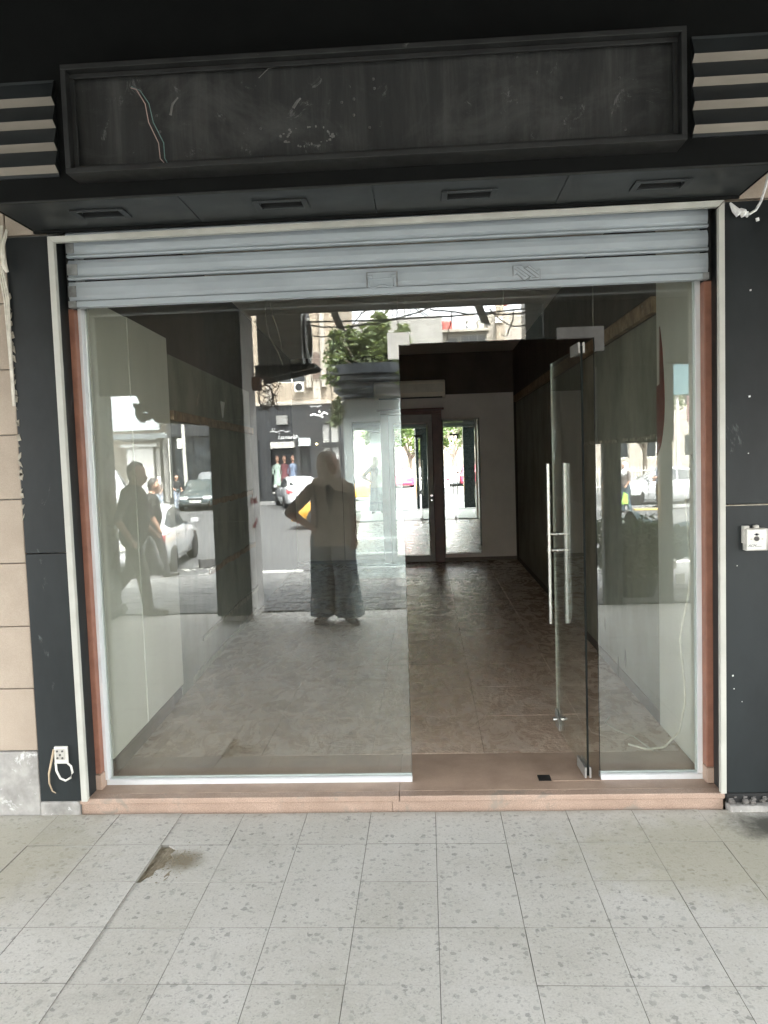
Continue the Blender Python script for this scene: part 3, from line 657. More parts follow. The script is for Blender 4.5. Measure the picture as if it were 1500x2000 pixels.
for y0, y1 in ((GL-.017, GL-.006), (GL+.006, GL+.017)):
    B().prism([(.632, 2.181), (.632, 2.232), (.848, 2.232), (.848, 2.118), (.806, 2.118), (.802, 2.181)], 1, y0, y1).build('cover_plate', SATIN, pf, bevel=.002)
# open glass door leaf, hinged on a pivot at (.741,.165)
gd = thing('glass_door', (.741, .165, .08), 'frameless glass door standing open into the shop with tall steel bar handles', 'door', rz=radians(92.4))
k0 = B(); W_ = .69
k0.box(0, W_, -.005, .005, .012, 2.062); k0.build('pane', GLASS, gd, local=True)
B().box(-.0012, -.0002, -.005, .005, .012, 2.062).build('polished_edge', GEDGE, gd, local=True)
B().box(W_+.0002, W_+.0012, -.0048, .0048, .012, 2.062).build('polished_edge', CREAM, gd, local=True)
for z0, z1 in ((.0, .052), (2.030, 2.080)):
    for y0, y1 in ((-.016, -.006), (.006, .016)): B().box(-.002, .16, y0, y1, z0, z1).build('pivot_clamp', CLAMP, gd, local=True, bevel=.0015)
for y0, y1 in ((-.014, -.006), (.006, .014)): B().prism([(W_-.10, .02), (W_-.002, .02), (W_-.002, .12), (W_-.04, .12), (W_-.10, .06)], 1, y0, y1).build('lock_plate', CLAMP, gd, local=True, bevel=.0015)
B().tube([(W_-.045, -.035, .07), (W_-.045, .035, .07)], .013, 12).build('lock_cylinder', STEEL, gd, local=True, smooth=True)
for s in (-1, 1):
    hb = B().tube([(W_-.10, s*.048, .63), (W_-.10, s*.048, 1.513)], .0105, 14).build('pull_bar', STEEL, gd, local=True, smooth=True)
    bb = B()
    for z in (1.038, 1.128):
        bb.tube([(W_-.10, s*.006, z), (W_-.10, s*.030, z)], .0095, 10); bb.tube([(W_-.10, s*.030, z), (W_-.10, s*.062, z)], .0075, 10); bb.lathe([(.014, 0), (.014, s*.006)], (W_-.10, s*.006, z), 12, 1)
    bb.build('standoff', STEEL, hb, local=True, smooth=True)
# cable down the right panel and on the floor
bb = B(); bb.tube([(1.262, .24, 1.62), (1.245, .24, 1.46), (1.235, .24, 1.40), (1.245, .24, 1.28), (1.258, .25, 1.10), (1.250, .25, .95), (1.222, .26, .80), (1.214, .27, .72), (1.238, .28, .5), (1.246, .30, .40), (1.23, .34, .24), (1.18, .42, .13), (1.12, .52, .082), (1.045, .60, .080)], .0055, 7)
bb.tube([(1.14, .47, .09), (1.10, .72, .080), (1.03, .82, .080), (1.00, .95, .080), (1.05, 1.05, .080)], .003, 5)
tag(bb.build('loose_cable', CABLE, smooth=True), 'white cable hanging inside the right glass panel and curling onto the shop floor', 'cable')

# ================================================================== FASCIA, SIGN BOX, LOUVRES
fa = thing('fascia_box', (-.17, -.2, 2.9), 'black fascia box projecting over the shopfront with a dark board underside', 'fascia')
B().box(-1.752, 1.398, -.395, -.385, 2.735, 3.56).build('front_board', FASCIA, fa)
for x0, x1 in ((-1.752, -1.745), (1.391, 1.398)): B().box(x0, x1, -.384, .0, 2.735, 3.56).build('side_board', FASCIA, fa)
xs = [-1.744, -.966, -.180, .599, 1.390]
lx = [-1.35, -.572, .215, 1.0]
for k in range(4):
    bb = B(); x0, x1 = xs[k]+.0015, xs[k+1]-.0015; a0, a1, c0, c1 = lx[k]-.095, lx[k]+.095, -.245, -.165
    for u0, u1, v0, v1 in ((x0, a0, -.383, -.004), (a1, x1, -.383, -.004), (a0, a1, -.383, c0), (a0, a1, c1, -.004)): bb.box(u0, u1, v0, v1, 2.736, 2.748)
    bb.build('soffit_panel', SOFFIT, fa)
B().box(-1.752, 1.398, -.400, -.3855, 2.728, 2.7345).build('edge_trim', SIGNFRAME, fa); B().box(-1.744, 1.390, -.0185, -.003, 2.722, 2.7345).build('edge_trim', FASCIA, fa)
for k in range(4):
    labs = ('recessed soffit light farthest left over the black cladding corner, lamps gone', 'second recessed soffit light from the left, above the middle of the big glass', 'recessed soffit light above the doorway, third from the left', 'recessed soffit light at the far right end with two pale lamp sockets')
    lt = thing('recessed_light', (lx[k], -.2, 2.74), labs[k], 'ceiling light', 'recessed lights under the fascia')
    a0, a1, c0, c1 = lx[k]-.095, lx[k]+.095, -.245, -.165
    bb = B()
    for u0, u1, v0, v1 in ((a0-.02, a0+.006, c0-.018, c1+.018), (a1-.006, a1+.02, c0-.018, c1+.018), (a0+.0065, a1-.0065, c0-.018, c0+.004), (a0+.0065, a1-.0065, c1-.004, c1+.018)): bb.box(u0, u1, v0, v1, 2.7285, 2.7355)
    bb.build('rim', LOUVD, lt, bevel=.002)
    bb = B(); bb.box(a0+.0005, a1-.0005, c1-.0035, c1-.001, 2.7365, 2.80); bb.box(a0+.0005, a1-.0005, c0+.001, c0+.0035, 2.7365, 2.80); bb.box(a0+.001, a1-.001, c0+.001, c1-.001, 2.801, 2.806)
    bb.build('housing', BLACK, lt)
    for s in (-1, 1):
        if k == 0: continue
        bb = B(); bb.tube([(lx[k]+s*.075, -.205, 2.757), (lx[k]+s*(.045 if k == 3 else .066), -.205, 2.757)], .014, 10); bb.build('lamp_socket', PLWHITE if k == 3 else PLGREY, lt)
    if k in (1, 2):
        bb = B(); bb.tube([(lx[k]-.05, -.21, 2.76), (lx[k]-.02, -.2, 2.748), (lx[k]+.02, -.2, 2.765), (lx[k]+.05, -.21, 2.752)], .003, 5); bb.build('wire', PLGREY, lt)
# sign box
sg = thing('sign_box', (-.17, -.5, 3.0), 'empty black sign box with scuffed back panel and no lettering', 'sign')
YF = -.52; x0, x1, z0, z1 = -1.352, 1.005, 2.790, 3.196; SL = .018
fw_ = .026
def ring(name, y0, y1, ins, t, mat):
    bb = B()
    for u0, u1, v0, v1 in ((x0+ins, x1-ins, z1-ins-t, z1-ins), (x0+ins, x1-ins, z0+ins, z0+ins+t), (x0+ins, x0+ins+t, z0+ins+t+.0003, z1-ins-t-.0003), (x1-ins-t, x1-ins, z0+ins+t+.0003, z1-ins-t-.0003)):
        B().box(u0, u1, y0, y1, v0, v1).build(name, mat, sg, bevel=.002)
ring('frame_bar', YF, YF+.124, 0, .020, SIGNFRAME)
ring('inner_flange', YF+.035, YF+.045, .0205, .018, SIGNFRAME)
B().box(x0+.0203, x1-.0203, YF+.082, YF+.09, z0+.0203, z1-.0203).build('back_panel', SIGNBACK, sg)
bb = B(); random.seed(51)
for x, z in ((-.155, 3.11), (-.152, 3.075), (-.232, 3.04), (-.235, 2.98), (-.28, 3.03), (-.175, 2.93), (-1.01, 3.02), (-1.0, 2.96), (.56, 3.0), (.80, 2.87), (.78, 3.06), (-.6, 2.95)):
    bb.ball((x, YF+.08, z), .0055, seg=8)
tag(bb.build('screw', SATIN, sg), kind='stuff')
bb = B(); bb.tube([(-.922, YF+.0805, 3.085), (-.945, YF+.0805, 3.06), (-.955, YF+.0805, 3.02)], [.003, .005, .006], 6)
bb.tube([(-.47, YF+.081, 3.02), (-.452, YF+.081, 3.045), (-.44, YF+.081, 3.055)], [.006, .005, .003], 6); bb.tube([(-.60, YF+.081, 3.14), (-.56, YF+.081, 3.175), (-.5, YF+.081, 3.18)], .0015, 5)
for k in range(40):
    a, r_ = rnd(0, 2*pi), rnd(.055, .085); bb.ball((-.42+r_*cos(a)*1.3, YF+.082, 2.91+.5*r_*sin(a)), (rnd(.002, .006), .001, rnd(.002, .006)), seg=6)
for k in range(46): x = rnd(-.47, 0); bb.ball((x, YF+.03, z0+.0205+rnd(0, .004)), (rnd(.004, .014), .006, rnd(.001, .004)), seg=6)
tag(bb.build('glue_mark', M('old_glue', (.17, .168, .155), (.10, .098, .09), 30, rough=.8), sg), kind='stuff')
bb = B(); bb.tube([(-1.105, YF+.076, 3.13), (-1.075, YF+.05, 3.11), (-1.04, YF+.04, 3.05), (-1.03, YF+.04, 2.98), (-.995, YF+.04, 2.90), (-.99, YF+.035, 2.84), (-.968, YF+.03, 2.813)], .0019, 6)
tag(bb.build('loose_wire', COPR, smooth=True), 'pale pink wire hanging from the sign box, left of its green twin', 'wire')
bb = B(); bb.tube([(-1.103, YF+.076, 3.135), (-1.06, YF+.05, 3.105), (-1.025, YF+.04, 3.05), (-1.012, YF+.04, 2.98), (-.975, YF+.04, 2.90), (-.972, YF+.035, 2.84), (-.958, YF+.03, 2.813)], .0019, 6)
tag(bb.build('loose_wire', GREENW, smooth=True), 'thin green wire hanging in the sign box beside the pink one', 'wire')
# louvres either side: ridged slats, pale lower face, dark upper face
def louvre(xa, xb, zt, pitch, label):
    lv = thing('louvre_panel', ((xa+xb)/2, -.42, zt-.2), label, 'louvre', 'louvre panels beside the sign box')
    B().box(xa, xb, -.405, -.396, zt-4*pitch-.012, zt+.012).build('backing', LOUVD, lv)
    for k in range(4):
        za = zt-k*pitch; zm = za-pitch*.74; zb = za-pitch
        bb = B(); P0 = [(-.406, za), (-.434, zm), (-.406, zb+.001)]
        bb.prism(P0, 0, xa, xb); bb.m = [0, 1, 0, 0, 0]
        bb.build('slat', [LOUVD, BEIGEST], lv)
louvre(-1.752, -1.432, 3.185, .0875, 'ridged dark and beige louvre panel to the left of the sign box')
louvre(1.062, 1.398, 3.200, .0872, 'ridged dark and beige louvre panel to the right of the sign box')

# key switch
ks = thing('key_switch', (1.443, -.03, 1.24), 'metal shutter key switch box on the right black cladding', 'switch')
B().box(1.398, 1.425, -.030, -.007, 1.222, 1.300).build('bracket', PLGREY, ks, bevel=.002); B().box(1.445, 1.468, -.03, -.007, 1.285, 1.302).build('bracket', PLGREY, ks, bevel=.004)
B().box(1.404, 1.500, -.042, -.006, 1.190, 1.288).build('box', PLGREY, ks, bevel=.003)
fp = B().box(1.408, 1.489, -.0475, -.0425, 1.195, 1.284).build('face_plate', M('ribbed_plate', (.62, .63, .61), (.52, .53, .51), 60, rough=.35, metal=.3, sc=(.1, 1, 1)), ks, bevel=.001)
bb = B()
for k in range(19): bb.box(1.409, 1.488, -.0483, -.0474, 1.199+k*.0045, 1.2012+k*.0045)
bb.build('rib', PLWHITE, fp)
B().lathe([(0, -.0545), (.006, -.0545), (.0105, -.0525), (.011, -.047)], (1.4485, 0, 1.244), 18, 1).build('key_cylinder', SATIN, fp, smooth=True)
B().box(1.4477, 1.4493, -.0552, -.0545, 1.240, 1.248).build('keyhole', BLACK, fp)
PRINT = M('print_dark', (.05, .06, .08), rough=.6)
RX = Matrix.Rotation(radians(90), 4, 'X')
for x in (1.424, 1.473):
    B().lathe([(0, -.0492), (.0045, -.0492), (.0045, -.0484)], (x, 0, 1.2425), 12, 1).build('button', PLGREY, fp)
text_mesh('logo', 'ACM', .0155, PRINT, fp, T(1.4275, -.0486, 1.213) @ RX, .0004, .45)
bb = B(); bb.box(1.445, 1.470, -.0488, -.0484, 1.209, 1.2105); bb.prism([(1.436, 1.2625), (1.443, 1.2595), (1.443, 1.2655)], 1, -.0489, -.0484); bb.prism([(1.461, 1.2625), (1.454, 1.2595), (1.454, 1.2655)], 1, -.0489, -.0484); bb.lathe([(.0042, -.0489), (.0055, -.0489)], (1.4485, 0, 1.2625), 14, 1); tag(bb.build('printed_mark', PRINT, fp), kind='stuff')
# broken socket bottom left with cable loop
sk = thing('wall_socket', (-1.765, -.01, .3), 'broken white socket with a cable loop low on the left black cladding', 'socket')
B().box(-1.800, -1.735, -.022, -.007, .255, .338).build('body', PLWHITE, sk, bevel=.004)
B().box(-1.790, -1.746, -.027, -.0225, .275, .328).build('core', PLGREY, sk, bevel=.003)
bb = B()
for x, z in ((-1.781, .318), (-1.756, .318), (-1.781, .285), (-1.757, .285), (-1.768, .30)): bb.lathe([(0, -.0295), (.005, -.0295), (.0055, -.027)], (x, 0, z), 8, 1)
bb.build('terminal', SATIN, sk)
bb = B(); bb.tube([(-1.795, -.02, .262), (-1.788, -.03, .225), (-1.77, -.034, .19), (-1.745, -.034, .178), (-1.722, -.03, .190), (-1.712, -.028, .215), (-1.718, -.026, .245), (-1.735, -.024, .26)], .0052, 8); bb.build('cable_loop', PLWHITE, sk, smooth=True)
bb = B(); bb.tube([(-1.80, -.02, .325), (-1.812, -.026, .27), (-1.828, -.026, .21), (-1.832, -.02, .16), (-1.82, -.018, .12), (-1.805, -.016, .11)], [.005, .005, .005, .004, .003, .002], 8); bb.build('cable_tail', M('yellowed_cable', (.48, .38, .26), (.38, .29, .19), 30, rough=.6), sk, smooth=True)
# cables and foam at the upper corners
bb = B()
for d in (0, .011, .02): bb.tube([(-1.90+d, -.03, 2.76), (-1.905+d*.6, -.035, 2.66), (-1.91+d, -.028, 2.56), (-1.898+d, -.02, 2.44), (-1.894+d*.4, -.014, 2.2), (-1.892+d*.3, -.012, 1.95)], .005, 6)
bb.tube([(-1.86, -.03, 2.74), (-1.875, -.05, 2.66), (-1.872, -.05, 2.58), (-1.865, -.04, 2.55)], [.007, .009, .013, .008], 7)
tag(bb.build('cable_bundle', CABLE, smooth=True), 'bundle of cream cables running down the edge of the left black cladding', 'cable')
bb = B(); bb.tube([(1.52, -.02, 2.86), (1.495, -.03, 2.76), (1.475, -.03, 2.70), (1.455, -.028, 2.665), (1.425, -.026, 2.648)], .0055, 7)
bb.tube([(1.345, -.03, 2.70), (1.355, -.03, 2.685), (1.365, -.03, 2.67), (1.378, -.032, 2.655), (1.39, -.03, 2.662), (1.402, -.03, 2.652), (1.415, -.03, 2.65)], [.004, .009, .014, .018, .014, .019, .008], 9)
bb.tube([(1.412, -.03, 2.655), (1.416, -.034, 2.635)], [.012, .004], 6)
tag(bb.build('foam_cable', PUTTY, smooth=True), 'white cable end lumped with foam at the upper right corner of the frame', 'cable')

# ================================================================== ARCADE
tag(B().box(-7, 7, -4.2, -.40, 3.56, 3.9).build('arcade_ceiling', FASCIA), kind='structure')
ub = thing('unseen_storeys', (0, 2, 3.9), 'unseen beige upper storeys added above the arcade to block sun and sky', 'building')  # unseen mass keeping sun and sky out, height set for its shadow
B().box(-7, 7, -4.6, 8.45, 3.905, 6.3).build('wall', BUILDA, ub)
B().box(-7, 7, -.399, 8.45, 3.605, 3.90).build('floor_slab', PLINTH, ub)
bm_ = tag(B().box(-1.86, 7, -4.6, -4.201, 3.25, 3.90).build('arcade_beam', FASCIA), 'dark beam along the outer edge of the arcade', 'beam')
B().box(-7, -1.862, -4.6, -4.201, 3.25, 3.90).build('beam_end', FASCIA, bm_)
# columns
cl1 = thing('arcade_column', (-2.02, -4.35, 0), 'square arcade column, black granite front and rough grey side with red paint marks', 'column')
B().box(-2.20, -1.85, -4.66, -4.09, 0.001, 3.249).build('shaft', CONC, cl1, bevel=.01)
for z0, z1 in ((.06, 1.05), (1.054, 2.1), (2.104, 3.248)): B().box(-2.22, -1.852, -4.088, -4.06, z0, z1).build('granite_panel', TEALG, cl1, bevel=.002)
RED = M('red_graffiti', (.42, .09, .08), rough=.7)
bb = B(); random.seed(61)
for k in range(7):
    y = -4.5+k*.045; z = 1.22+rnd(-.03, .03); bb.tube([(-1.849, y, z), (-1.849, y+.02, z+rnd(.04, .10)), (-1.849, y+.035, z+rnd(-.02, .05))], .006, 5)
for k in range(5):
    y = -4.48+k*.05; z = .98+rnd(-.03, .03); bb.tube([(-1.849, y, z), (-1.849, y+.02, z+rnd(.03, .07)), (-1.849, y+.04, z+rnd(-.02, .03))], .006, 5)
bb.build('graffiti', RED, cl1)
cl2 = thing('arcade_column', (-3.75, -4.35, 0), 'plain dark arcade column at the far left behind the walking man', 'column')
B().box(-4.02, -3.47, -4.66, -4.09, 0.001, 3.249).build('shaft', TEALG, cl2, bevel=.01)
B().box(-4.05, -3.44, -4.69, -4.06, 0.001, .12).build('base', TEALG, cl2, bevel=.01)
hb = tag(B().prism([(-3.46, 3.2), (-3.46, 2.42), (-3.06, 2.42), (-3.02, 2.33), (-2.86, 2.12), (-2.21, 2.06), (-2.21, 3.2)], 1, -4.42, -4.30).build('hanging_panel', DARKWALL), 'dark hanging board with a stepped lower edge between the two left columns', 'panel')
B().box(-3.46, -2.21, -4.425, -4.295, 3.2005, 3.249).build('hanger_rail', SIGNFRAME, hb)
cl3 = thing('street_column', (1.43, -5.84, 0), 'slim dark teal granite column on the footway by a white base', 'column')
for z0, z1 in ((.0, 1.0), (1.003, 2.0), (2.003, 3.0), (3.003, 4.4)): B().box(1.25, 1.62, -6.03, -5.65, z0-.03 if z0 == 0 else z0, z1).build('granite_block', TEALG, cl3, bevel=.004)
B().box(1.30, 1.57, -5.98, -4.61, 4.402, 4.8).build('bracket_beam', CONC, cl3)
# neighbour's stall front on the right: posts and a dark head board
st_ = thing('stall_frame', (2.3, -4.5, 0), 'dark post and head board frame of the next shopfront, right of the arcade', 'frame')
for x0, x1, z1 in ((1.90, 2.09, 1.73), (2.50, 2.63, 1.73), (2.84, 2.97, 3.2)): B().box(x0, x1, -4.66, -4.54, .0, z1).build('post', TEALG, st_, bevel=.006)
B().box(1.84, 2.64, -4.68, -4.52, 1.732, 2.55).build('head_board', FASCIA, st_, bevel=.004); B().box(1.30, 6.9, -4.66, -4.54, 2.555, 3.245).build('head_board', FASCIA, st_, bevel=.004)
# things standing behind that frame
tb_ = thing('covered_cart', (2.95, -5.9, 0), 'market cart covered by a drooping dark teal cloth beside the bush', 'cart')
CLOTH = M('dark_teal_cloth', (.035, .075, .08), (.02, .045, .05), 6, rough=.8, bmp=.4, bs=12)
bb = B(); n = 14; gv = []; 
for i in range(n+1):
    for j in range(9):
        u, v_ = i/n, j/8; x = 2.55+1.05*u; y = -6.35+.8*v_; z = .82-.22*u+.05*sin(9*u+3*v_)-.03*cos(7*v_)
        if j in (0, 8): z -= .38+.05*sin(12*u)
        gv.append((x, y, z))
bb.add(gv, [(i*9+j, (i+1)*9+j, (i+1)*9+j+1, i*9+j+1) for i in range(n) for j in range(8)]); bb.build('cloth', CLOTH, tb_, smooth=True)
B().box(2.60, 3.50, -6.3, -5.6, .40, .46).build('deck', WOODB, tb_)
for x, y in ((2.65, -6.25), (2.65, -5.65), (3.45, -6.25), (3.45, -5.65)): B().box(x-.03, x+.03, y-.03, y+.03, -.09, .40).build('leg', SIGNFRAME, tb_)
for x, z in ((2.9, .28), (3.0, .1)): B().box(x-.05, x+.05, -5.5, -5.46, z-.05, z+.07).build('paper', PLWHITE, tb_)

def leaves(bb, centers, n, size, spread, seed, flat=.5):
    rg = random.Random(seed)
    for k in range(n):
        c = rg.choice(centers); r = c[3] if len(c) > 3 else spread
        d = Vector((rg.gauss(0, 1), rg.gauss(0, 1), rg.gauss(0, 1))); d = d.normalized()*r*(rg.random()**.45)
        p_ = Vector(c[:3])+d; p_.z -= .0
        a = Vector((rg.uniform(-1, 1), rg.uniform(-1, 1), rg.uniform(-.7, .5))).normalized(); b_ = a.cross(Vector((rg.uniform(-1, 1), rg.uniform(-1, 1), rg.uniform(-1, 1)))).normalized()
        s = size*rg.uniform(.6, 1.3); q = a*s; w_ = b_*s*.28
        bb.add([p_-q*.1, p_+q*.45+w_, p_+q, p_+q*.45-w_], [(0, 1, 2, 3)])
# bush
bush = thing('bush', (2.42, -5.2, 0), 'dark round leafy bush in a low pot on the footway at the right', 'bush')
bb = B(); random.seed(70); cs = [(2.42+rnd(-.34, .34), -5.2+rnd(-.3, .3), .34+rnd(-.1, .40)-.0, .2) for k in range(26)]
leaves(bb, cs, 5200, .06, .2, 3); bb.build('foliage', LEAF3, bush)
bb = B(); [bb.tube([(2.42, -5.2, -.03), (2.42+rnd(-.1, .1), -5.2+rnd(-.1, .1), .25), (c[0], c[1], c[2])], [.02, .014, .004], 5) for c in cs[:10]]; bb.build('stem', BARK, bush)
B().lathe([(.18, -.03), (.26, .2), (.28, .2), (.28, .24), (.25, .24)], (2.42, -5.2, -.02), 18).build('pot', BOWL, bush)

# planter column at the kerb, with its bowl and shrub
pc = thing('planter_column', (-.82, -8.45, 0), 'pale teal street column carrying a dark tiered planter bowl', 'column')
B().box(-1.27, -.37, -8.72, -8.28, -.24, 2.60).build('shaft', SHAFT, pc, bevel=.03, seg=3)
for k, (e_, z0, z1) in enumerate(((.16, -.24, -.02), (.11, -.019, .20), (.06, .201, .42))): B().box(-1.27-e_, -.37+e_, -8.72-e_, -8.28+e_, z0, z1).build('base_step', SHAFT, pc, bevel=.015)
B().lathe([(.44, 2.601), (.50, 2.62), (.50, 2.66), (.60, 2.74), (.60, 2.82), (.66, 2.86), (.66, 2.93), (.70, 2.95), (.70, 3.10), (.66, 3.10), (.66, 3.02), (.0, 3.02)], (-.82, -8.5, 0), 40).build('bowl', BOWL, pc, smooth=True)
ps = thing('planter_shrub', (-.82, -8.5, 3.05), 'feathery grey-green shrub growing out of the planter bowl', 'shrub')
random.seed(77); bb = B(); tips = []
for k in range(34):
    a, r_ = rnd(0, 2*pi), rnd(.1, .62); h_ = rnd(.2, .66)*(1.1-.4*r_)
    if k % 7 == 0: h_ += .16
    tip = (-.82+r_*cos(a)*1.1, -8.5+r_*sin(a), 3.05+h_); bb.tube([(-.82+.3*r_*cos(a), -8.5+.3*r_*sin(a), 3.02), (-.82+.7*r_*cos(a), -8.5+.7*r_*sin(a), 3.05+h_*.6), tip], [.012, .008, .003], 5); tips += [(tip[0], tip[1], tip[2]-q*.11, .10+.03*q) for q in range(4)]
tips += [(-1.36+rnd(-.05, .05), -8.25, 2.55-.1*q, .09) for q in range(4)]
bb.build('stem', BARK, ps)
bb = B(); leaves(bb, tips, 7500, .095, .125, 8); bb.build('foliage', LEAF2, ps)
bb = B(); bb.tube([(-1.25, -8.2, 3.0), (-1.42, -8.15, 2.85), (-1.40, -8.15, 2.4)], .008, 5); bb.build('trailing_stem', BARK, ps)

# outdoor AC unit on its bracket on the column side
au = thing('condenser_unit', (-1.5, -4.9, 2.98), 'grey outdoor air conditioner unit bracketed to the arcade column high up', 'air conditioner')
B().box(-1.80, -1.30, -5.25, -4.63, 2.72, 3.34).build('casing', M('casing_grey', (.33, .33, .31), (.24, .24, .225), 5, rough=.6), au, bevel=.012)
B().lathe([(.27, 0), (.29, .015), (.29, .03), (.25, .035), (.25, .02), (.0, .02)], (-1.30, -4.94, 3.03), 32, 0).build('fan_ring', BLACK, au, smooth=True)
bb = B()
for k in range(6): bb.lathe([(.05+k*.037, .032), (.056+k*.037, .034)], (-1.295, -4.94, 3.03), 28, 0)
bb.build('fan_grille', PLGREY, au)
for y in (-5.15, -4.72): B().prism([(-1.848, 2.716), (-1.18, 2.716), (-1.18, 2.68), (-1.848, 2.56)], 1, y-.02, y+.02).build('bracket', BLACK, au)
B().box(-1.85, -1.17, -5.28, -4.62, 2.7165, 2.7195).build('tray', SIGNFRAME, au)
jb = thing('cable_knot', (-1.78, -4.55, 2.5), 'tangle of cables and a rusty box below the outdoor unit', 'cable')
B().box(-1.848, -1.76, -4.62, -4.5, 2.44, 2.58).build('junction_box', RUST, jb, bevel=.006)
random.seed(81); bb = B()
for k in range(9):
    p_ = [(-1.84+rnd(0, .08), -4.55+rnd(-.1, .06), 2.62)]
    for q in range(5): p_.append((-1.80+rnd(-.02, .26), -4.56+rnd(-.1, .1), 2.52-q*.07+rnd(-.05, .05)))
    bb.tube(p_, .005, 5)
bb.tube([(-1.70+.08*cos(a/12*2*pi), -4.5, 2.36+.13*sin(a/12*2*pi)) for a in range(13)], .009, 6); bb.build('loose_cable', M('rusty_cable', (.10, .055, .035), (.05, .03, .022), 20, rough=.7), jb)
# cables slung along the arcade edge
def sag(p0, p1, dip, n=16, j=0.): return [tuple(Vector(p0).lerp(Vector(p1), k/n)+Vector((rnd(-j, j), rnd(-j, j), -4*dip*(k/n)*(1-k/n)+rnd(-j, j)))) for k in range(n+1)]
random.seed(84)
cablab = ('sagging black cable slung lowest along the arcade edge', 'upper black cable running taut along the arcade edge', 'kinked black cable looping below the beam near the planter', 'black cable drooping by the right street column')
for k, pp in enumerate((sag((-1.8, -4.75, 3.28), (.1, -4.75, 3.28), .16, j=.008)+sag((.1, -4.75, 3.27), (1.3, -4.75, 3.2), .05, j=.01), sag((-1.85, -4.8, 3.22), (1.25, -4.8, 3.24), .05, j=.006),
                      sag((-1.6, -4.7, 3.27), (-.75, -4.7, 3.1), .16, 8, .02)+sag((-.75, -4.7, 3.1), (-.6, -4.7, 3.26), -.05, 6, .02), sag((.75, -4.7, 3.24), (1.24, -4.8, 3.1), .12, 8, .01))):
    tag(B().tube(pp, .010 if k < 2 else .0075, 6).build('street_cable', RUBBER), cablab[k], 'cable', 'cables slung along the arcade edge')
for k, (x, z, lab) in enumerate(((.28, 2.93, 'single cable end hanging straight down in front of the grey wall'), (-.98, 2.86, 'short frayed cable end hanging near the planter shrub'), (.95, 3.0, 'hooked cable end hanging close to the dark street column'))):
    pp = [(x+.06, -4.75, 3.24), (x+.05, -4.75, 3.12), (x+.015, -4.75, 3.03), (x, -4.75, z), (x-.01, -4.75, z-.05)]
    if k == 2: pp += [(x-.05, -4.75, z-.06), (x-.08, -4.75, z-.03)]
    tag(B().tube(pp, .007, 6).build('street_cable', RUBBER), lab, 'cable', 'cable ends hanging from the arcade edge')
for x, lab in ((-.93, 'tilted grey sign bracket poking down beside the outdoor unit'), (.66, 'tilted grey sign bracket poking down near the right street column')):
    tag(B().obox((x, -4.8, 3.22), (.05, 0, -.02), (0, .04, 0), (-.05, 0, .13)).build('sign_bracket', PLGREY, bevel=.004), lab, 'bracket')

# ================================================================== OPPOSITE SIDE
BEFORE = set(SC.objects)
def pbox(*a): return B().box(*a)
opp = tag(B().box(-60, 60, -60, -26.2, -.139, .02).build('far_pavement', PAVER), kind='structure')
B().box(-60, 40, -26.2, -26.02, -.1395, .015).build('far_kerb', KERBB, opp, bevel=.02)
isl = tag(B().box(4.9, 14, -20.2, -18.3, -.139, .0).build('traffic_island', PAVER), kind='structure')
for k in range(10): B().box(4.9+k*.9, 5.79+k*.9, -18.299, -18.12, -.1395, .03).build('kerb_stone', KERBY if k % 2 else KERBB, isl, bevel=.02)

def wall_holes(x0, x1, z0, z1, yf, th, holes):
    """solid wall with real rectangular openings; front face at y=yf, thickness th away from the street"""
    xs = sorted({x0, x1, *[h[0] for h in holes], *[h[1] for h in holes]}); zs_ = sorted({z0, z1, *[h[2] for h in holes], *[h[3] for h in holes]})
    bb = B()
    for j in range(len(zs_)-1):
        run = None
        for i in range(len(xs)-1):
            cx, cz = (xs[i]+xs[i+1])/2, (zs_[j]+zs_[j+1])/2
            solid = not any(h[0] < cx < h[1] and h[2] < cz < h[3] for h in holes)
            if solid: run = xs[i] if run is None else run
            if run is not None and (not solid or i == len(xs)-2):
                bb.box(run, xs[i+1] if solid else xs[i], yf-th, yf, zs_[j], zs_[j+1]); run = None
    return bb
def window(parent, x0, x1, z0, z1, yf, mat=PLGREY, mull=1, dep=.18):
    t_ = .05; bb = B()
    for u0, u1, v0, v1 in ((x0, x0+t_, z0, z1), (x1-t_, x1, z0, z1), (x0+t_, x1-t_, z0, z0+t_), (x0+t_, x1-t_, z1-t_, z1)): bb.box(u0, u1, yf-dep-.05, yf-dep, v0, v1)
    for k in range(mull):
        xm = x0+(x1-x0)*(k+1)/(mull+1); bb.box(xm-.025, xm+.025, yf-dep-.05, yf-dep, z0+t_, z1-t_)
    f = bb.build('window', mat, parent); B().box(x0+t_*.5, x1-t_*.5, yf-dep-.04, yf-dep-.03, z0+t_*.5, z1-t_*.5).build('pane', WINGL, f); return f
def scribble(bb, x, z, wd, ht, y, seed, r=.02):
    rg = random.Random(seed); pts = []; n = int(wd/.13)
    for k in range(n+1):
        pts.append((x-k*wd/n, y, z+ht*(.5*sin(k*2.1+seed)+.35*rg.uniform(-1, 1))))
    bb.tube(pts, r, 5)
    for k in range(3): bb.ball((x-rg.uniform(.1, .9)*wd, y, z+ht*rg.choice((-.9, .95))), r*1.3, seg=6)
